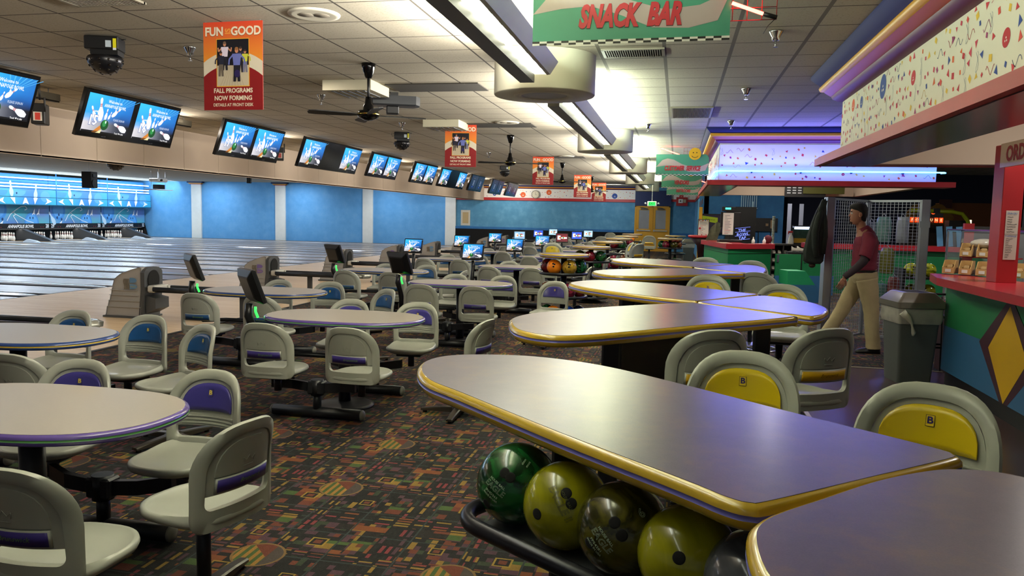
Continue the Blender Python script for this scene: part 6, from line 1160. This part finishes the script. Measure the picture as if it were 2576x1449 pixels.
# ================================================================ wire gates, jacket, hung bags
MWIRE = mat('galvanised_wire', '#c3c8cf', .3, .7)
def wire_panel(x0, y0, x1, y1, label, nx, z0=.06, z1=1.88, post='left'):
    L = math.hypot(x1-x0, y1-y0); t = thing('wire_panel', label, 'wire panel', (x0, y0, 0), math.atan2(y1-y0, x1-x0), 'silver wire mesh panels')
    m = MB(); [m.box((x, 0, (z0+z1)/2), (.03, .03, z1-z0)) for x in (.015, L-.015)]; [m.box((L/2, 0, z), (L, .03, .03)) for z in (z0, z1)]; m.build('frame', MSTEEL, t)
    m = MB(); nz_ = 44
    for j in range(1, nx): x = L*j/nx; m.box((x, 0, (z0+z1)/2), (.005, .005, z1-z0))
    for j in range(1, nz_): z = z0+(z1-z0)*j/nz_; m.box((L/2, .003, z), (L, .004, .004))
    m.build('wire_mesh', MWIRE, t); return t
wire_panel(1.93, 10.62, 2.52, 11.45, 'silver wire mesh panel behind the walking man, the left one', 16)
wire_panel(2.52, 11.45, 3.08, 11.0, 'silver wire mesh panel hung with bags, right of the walking man', 14)
for x, y, lb in ((1.88, 10.62, 'square steel post at the jacket side of the wire panels'), (3.13, 11.02, 'bright steel post at the right end of the wire panels')):
    t = thing('steel_post', lb, 'post', (x, y, 0), .3 if x < 2 else -.3, 'steel posts of the wire panels'); MB().box((0, 0, .95), (.10, .10, 1.90), .004).build('shaft', MSTEEL, t); MB().box((0, -.045, 1.58), (.12, .03, .08)).build('hinge', MSTEEL, t)
for i, (s_, z, w_, h_, c, lb) in enumerate(((.35, 1.50, .20, .34, '#7fb0a4', 'pale green bag hung high on the wire panel'), (.70, 1.50, .16, .34, '#b8c0c0', 'grey white bag hung high on the wire panel, near the right post'), (.12, 1.45, .16, .30, '#8a98a8', 'blue grey bag hung high on the wire panel, behind the man'), (.45, 1.08, .18, .34, '#8a8a2c', 'olive yellow bag in the middle of the wire panel'), (.20, 1.05, .14, .3, '#b06a90', 'pink bag in the middle of the wire panel'), (.60, .72, .15, .30, '#8a3c34', 'brick red bag low on the wire panel'), (.38, .62, .18, .30, '#5c8e80', 'sea green bag low on the wire panel'))):
    dxn, dyn = .78, -.626; x = 2.52+.718*s_*dxn; y = 11.45+.718*s_*dyn+.07
    t = thing('hung_bag', lb, 'bag', (x, y, z), -.676, 'bags hung on the wire panel'); m = MB(); m.stack([[(a_*w_/2*k, b_*.03, zz_) for a_, b_ in ((-1, -.4), (-.5, -1), (.5, -1), (1, -.4), (1, .4), (.5, 1), (-.5, 1), (-1, .4))] for k, zz_ in ((.9, -h_/2), (1, -h_*.3), (.98, h_*.3), (.8, h_/2))], True); m.build('bag_body', mat('bag_'+c[1:], c, .35, var=.25, scale=12), t); MB().tube([(-.03, 0, h_/2), (0, -.02, h_/2+.05), (.03, 0, h_/2)], .004, 6).build('bag_loop', MWHITE, t)
t = thing('jacket', 'dark grey-green jacket hanging from the post of the wire panels', 'jacket', (1.72, 10.50, 1.07), .15); t.scale = (.74, .74, .93); MJ = mat('dark_fleece', '#262c29', .9, var=.25, scale=18, bump=.3)
def jl(z, w_, d_, ox, n=28, fold=.015): return [(ox+w_*math.cos(2*PI*k/n)*(1+fold*6*math.sin(5*2*PI*k/n+z*3)), d_*math.sin(2*PI*k/n)*(1+fold*8*math.cos(4*2*PI*k/n-z*2)), z) for k in range(n)]
m = MB(); m.stack([jl(-.02, .10, .06, .0), jl(.02, .165, .08, -.02), jl(.15, .175, .09, -.02), jl(.35, .15, .09, .0), jl(.55, .12, .08, .03), jl(.70, .085, .07, .06), jl(.80, .05, .05, .085), jl(.86, .03, .04, .10)], True); m.build('jacket_body', MJ, t)
m = MB(); m.tube([(.07, -.03, .74), (.0, -.085, .60), (-.05, -.10, .42), (-.04, -.10, .22), (.0, -.09, .08)], [.04, .055, .06, .055, .045], 12); m.build('sleeve', MJ, t); m = MB(); m.tube([(.10, .03, .74), (.12, -.03, .55), (.13, -.05, .35), (.11, -.05, .12)], [.04, .05, .052, .045], 12); m.build('sleeve', MJ, t)
m = MB(); m.stack([[(.09-.08*k+a_*.05, -.05+b_*.02-.03*k, .84-.26*k) for a_, b_ in ((-1, -1), (1, -1), (1, 1), (-1, 1))] for k in (0, .5, 1)], True); m.build('collar', MJ, t); MB().ball((-.04, -.0, -.04), .06, 12, sq=(1, .7, .6)).build('brown_lining', mat('brown_lining', '#3a2418', .8), t); MB().tube([(.11, 0, .84), (.125, .02, .87)], .01, 6).build('hook', MCHR, t)
# ================================================================ walking man
def skin(name, verts, edges, radii, m, parent=None, sub=2, root=0):
    me = bpy.data.meshes.new(name); me.from_pydata(verts, edges, []); o = bpy.data.objects.new(name, me); C.objects.link(o)
    o.modifiers.new('s', 'SKIN'); sv = me.skin_vertices[0].data
    for i, r_ in enumerate(radii): sv[i].radius = (r_ if isinstance(r_, tuple) else (r_, r_)); sv[i].use_root = (i == root)
    ss = o.modifiers.new('u', 'SUBSURF'); ss.levels = sub; ss.render_levels = sub
    bpy.context.view_layer.update(); me2 = bpy.data.meshes.new_from_object(o.evaluated_get(bpy.context.evaluated_depsgraph_get())); bpy.data.objects.remove(o); bpy.data.meshes.remove(me)
    me2.materials.clear(); me2.materials.append(m); me2.polygons.foreach_set('use_smooth', [True]*len(me2.polygons))
    o = bpy.data.objects.new(name, me2); C.objects.link(o)
    if parent: o.parent = parent
    return o
def spl(P, n=4):
    P = [Vector(p) for p in P]; out = []
    for i in range(len(P)-1):
        p0, p1, p2, p3 = P[max(i-1, 0)], P[i], P[i+1], P[min(i+2, len(P)-1)]
        for j in range(n): t = j/n; out.append(.5*((2*p1)+(p2-p0)*t+(2*p0-5*p1+4*p2-p3)*t*t+(3*p1-p0-3*p2+p3)*t**3))
    return out+[P[-1]]
def limb(mb, rows, n=20, sub=4, wr=0):
    """loft of ellipses; rows = (x, y, z, rx, ry); wr = depth of cloth folds"""
    R = spl([Vector(r[:3]).to_4d() if False else Vector(tuple(r)) for r in [tuple(q)[:3] for q in rows]], sub) if False else None
    A = spl([(r[0], r[1], r[2]) for r in rows], sub); B = spl([(r[3], r[4], 0) for r in rows], sub); lo = []
    for k_, (a, b) in enumerate(zip(A, B)):
        t = (A[min(k_+1, len(A)-1)]-A[max(k_-1, 0)]).normalized(); ux = (Vector((1, 0, 0))-t*t.x).normalized(); uy = t.cross(ux)
        lo.append([tuple(a+ux*b.x*math.cos(2*PI*q/n)*(1+wr*math.sin(3*2*PI*q/n+k_*1.7))+uy*b.y*math.sin(2*PI*q/n)*(1+wr*math.cos(2*2*PI*q/n+k_*2.3))) for q in range(n)])
    mb.stack(lo, True)
# the man walks towards -X; the near side of his body is -Y
man = thing('person', 'man with short dark hair, maroon shirt over dark long sleeves and khaki trousers, walking left', 'person', (2.25, 10.22, 0), 0)
MSK = mat('skin', '#a8735a', .55, var=.06); MSH = mat('maroon_shirt', '#7a2438', .85, var=.15, scale=14, bump=.15); MSL = mat('dark_sleeve', '#33262e', .8); MTR = mat('khaki_trousers', '#b09f7a', .85, var=.14, scale=9, bump=.2); MHR = mat('dark_hair', '#17120f', .7, var=.2, scale=30, bump=.5)
V = [(.0, 0, .98), (-.01, 0, 1.12), (-.005, 0, 1.30), (-.015, 0, 1.43), (-.05, 0, 1.52), (-.085, 0, 1.58), (-.01, -.10, 1.43), (.0, -.17, 1.40), (-.04, -.215, 1.14), (-.22, -.23, .96), (-.28, -.235, .91),
     (-.01, .10, 1.43), (.0, .17, 1.40), (.08, .21, 1.14), (.06, .22, .92), (.04, .22, .86), (.02, -.08, .90), (.09, -.09, .50), (.13, -.09, .10), (-.02, .08, .90), (-.20, .09, .52), (-.40, .09, .16)]
E_ = [(0, 1), (1, 2), (2, 3), (3, 4), (4, 5), (3, 6), (6, 7), (7, 8), (8, 9), (9, 10), (3, 11), (11, 12), (12, 13), (13, 14), (14, 15), (0, 16), (16, 17), (17, 18), (0, 19), (19, 20), (20, 21)]
R_ = [(.10, .13), (.09, .11), (.095, .13), (.08, .11), .055, .055, .065, .050, .042, .034, .028, .065, .050, .042, .034, .028, .075, .050, .038, .075, .050, .038]
body = skin('body', V, E_, R_, MSK, man)
hx, hz = -.105, 1.685; n = 24
m = MB(); loops = []
for z, rx, ry, ox in ((-.125, .045, .045, .0), (-.115, .062, .050, -.015), (-.09, .076, .060, -.014), (-.05, .084, .070, -.008), (-.01, .090, .075, 0), (.03, .094, .078, .004), (.07, .090, .076, .006), (.10, .072, .062, .006), (.122, .035, .032, .006)):
    loops.append([(hx+ox+rx*math.cos(2*PI*k_/n), ry*math.sin(2*PI*k_/n), hz+z) for k_ in range(n)])
m.stack(loops, True); limb(m, [(-.045, 0, 1.47, .065, .062), (-.06, 0, 1.54, .058, .056), (-.085, 0, 1.60, .060, .056)]); head = m.build('head', MSK, man)
m = MB(); m.stack([[(hx-.082, -.008, hz+.025), (hx-.082, .008, hz+.025), (hx-.06, .012, hz+.025), (hx-.06, -.012, hz+.025)], [(hx-.100, -.010, hz-.005), (hx-.100, .010, hz-.005), (hx-.07, .014, hz-.005), (hx-.07, -.014, hz-.005)], [(hx-.112, -.012, hz-.028), (hx-.112, .012, hz-.028), (hx-.075, .018, hz-.032), (hx-.075, -.018, hz-.032)]], True); m.build('nose', MSK, head)
MB().tube([(hx-.086, -.022, hz-.060), (hx-.095, 0, hz-.058), (hx-.086, .022, hz-.060)], .006, 8).build('mouth', mat('lip', '#7a4238', .5), head)
for s_ in (-1, 1):
    MB().ball((hx-.078, s_*.033, hz+.012), .012, 10).build('eye', MWHITE, head); MB().ball((hx-.0875, s_*.034, hz+.010), .005, 8).build('iris', MBLACK, head)
    MB().tube([(hx-.092, s_*.018, hz+.030), (hx-.084, s_*.046, hz+.032)], .005, 6).build('eyebrow', MHR, head)
    MB().ball((hx+.012, s_*.080, hz-.005), .028, 12, sq=(.7, .3, 1.15)).build('ear', MSK, head)
MB().ball((hx-.068, 0, hz-.100), .034, 12, sq=(.8, 1.1, .6)).build('chin_beard', mat('stubble', '#3a241c', .8), head)
m = MB(); loops = []
for z, rx, ry, ox in ((-.085, .028, .048, .060), (-.06, .044, .070, .050), (-.01, .062, .083, .040), (.03, .078, .087, .030), (.055, .092, .088, .016), (.08, .104, .086, .000), (.11, .098, .078, -.004), (.132, .075, .058, -.002), (.145, .035, .03, 0)):
    loops.append([(hx+ox+rx*math.cos(2*PI*k_/n)+.004*math.sin(k_*5+z*90), ry*math.sin(2*PI*k_/n)+.003*math.cos(k_*7+z*60), hz+z) for k_ in range(n)])
m.stack(loops, True); m.build('hair', MHR, man)
m = MB(); limb(m, [(.01, 0, .985, .135, .165), (.0, 0, 1.03, .145, .175), (-.005, 0, 1.12, .140, .165), (.0, 0, 1.24, .142, .178), (.005, 0, 1.34, .140, .190), (.0, 0, 1.41, .120, .178), (-.008, 0, 1.45, .100, .140), (-.024, 0, 1.485, .086, .098), (-.042, 0, 1.515, .071, .070), (-.05, 0, 1.53, .066, .064)], 28, 4, .025)
for s_, ex in ((-1, -.045), (1, .05)): limb(m, [(-.004, s_*.08, 1.435, .062, .05), (.0, s_*.15, 1.405, .080, .068), (.0, s_*.195, 1.365, .084, .072), (ex*.4, s_*.215, 1.30, .078, .068), (ex, s_*.228, 1.19, .074, .066), (ex*1.1, s_*.23, 1.175, .066, .058)], 18, 4, .03)
m.build('shirt', MSH, man)
m = MB(); limb(m, [(-.03, -.222, 1.24, .055, .052), (-.055, -.23, 1.14, .052, .050), (-.12, -.232, 1.06, .048, .046), (-.20, -.234, .985, .042, .040), (-.268, -.235, .925, .036, .034)], 16, 4, .03); m.build('near_sleeve', MSL, man)
m = MB(); limb(m, [(.04, .222, 1.24, .055, .052), (.07, .225, 1.14, .052, .050), (.075, .225, 1.06, .047, .046), (.06, .224, .93, .037, .036)], 16, 4, .03); m.build('far_sleeve', MSL, man)
m = MB(); limb(m, [(.005, 0, 1.035, .132, .162), (.01, 0, .97, .142, .170), (.015, 0, .90, .148, .172), (.015, 0, .84, .120, .14)], 28, 4, .012)
limb(m, [(.02, -.085, .90, .125, .092), (.045, -.09, .78, .116, .092), (.08, -.09, .60, .098, .086), (.095, -.09, .48, .088, .082), (.11, -.09, .30, .082, .078), (.135, -.09, .12, .084, .078), (.14, -.09, .055, .088, .078)], 20, 4, .03)
limb(m, [(-.01, .085, .90, .122, .092), (-.08, .09, .76, .110, .090), (-.16, .09, .60, .094, .084), (-.215, .09, .48, .086, .080), (-.30, .09, .32, .080, .075), (-.40, .09, .15, .080, .074)], 20, 4, .03)
m.build('trousers', MTR, man)
m = MB(); m.stack([[(.003+rx*math.cos(2*PI*q/28), ry*math.sin(2*PI*q/28), z) for q in range(28)] for rx, ry, z in ((.143, .171, .985), (.145, .173, 1.015))], True, False, False); m.build('belt', mat('dark_belt', '#1c1814', .5), man)
def shoe(x, y, z, pitch, nm='shoe'):
    m = MB(); m.x = Matrix.Translation((x, y, z)) @ Matrix.Rotation(pitch, 4, 'Y'); lo = []
    for px, w_, h_ in ((.085, .028, .05), (.07, .040, .085), (.03, .043, .105), (-.03, .043, .085), (-.09, .048, .062), (-.15, .046, .052), (-.19, .030, .035), (-.20, .012, .02)): lo.append([(px, w_*a_, max(0, h_*b_)) for a_, b_ in ((-1, 0), (1, 0), (1.02, .35), (.8, .8), (.3, 1), (-.3, 1), (-.8, .8), (-1.02, .35))])
    m.stack(lo, True); return m.build(nm, mat('black_shoe', '#0c0c0d', .45), man)
shoe(.135, -.09, 0, 0); shoe(-.42, .09, .04, .42)
def hand(wrist, dirv, side, curl, name='hand'):
    """palm, four unequal bent fingers and a thumb leaving the side of the palm"""
    d = Vector(dirv).normalized(); s_ = Vector((0, side, 0)); s_ = (s_-d*s_.dot(d)).normalized(); nrm = d.cross(s_); W_ = Vector(wrist); across = nrm
    V = [W_, W_+d*.03, W_+d*.055]; Ed = [(0, 1), (1, 2)]; Rr = [.024, (.020, .032), (.018, .036)]
    for i, (off, ln) in enumerate(((-.030, .068), (-.010, .078), (.010, .074), (.029, .058))):
        b = len(V); base = W_+d*.085+across*off; V += [base, base+d*ln*.42-s_*curl*.012, base+d*ln*.72-s_*curl*.030, base+d*ln*.92-s_*curl*.048]
        Ed += [(2, b), (b, b+1), (b+1, b+2), (b+2, b+3)]; Rr += [.0105, .0092, .0086, .0075]
    b = len(V); V += [W_+d*.035-across*.034-s_*.008, W_+d*.062-across*.052-s_*.018, W_+d*.090-across*.056-s_*.026]; Ed += [(1, b), (b, b+1), (b+1, b+2)]; Rr += [.013, .0105, .0088]
    return skin(name, [tuple(v) for v in V], Ed, Rr, MSK, man, 2)
hand((-.268, -.235, .92), (-.35, 0, -1), -1, 1.0); hand((.06, .224, .93), (-.12, 0, -1), 1, 1.0)
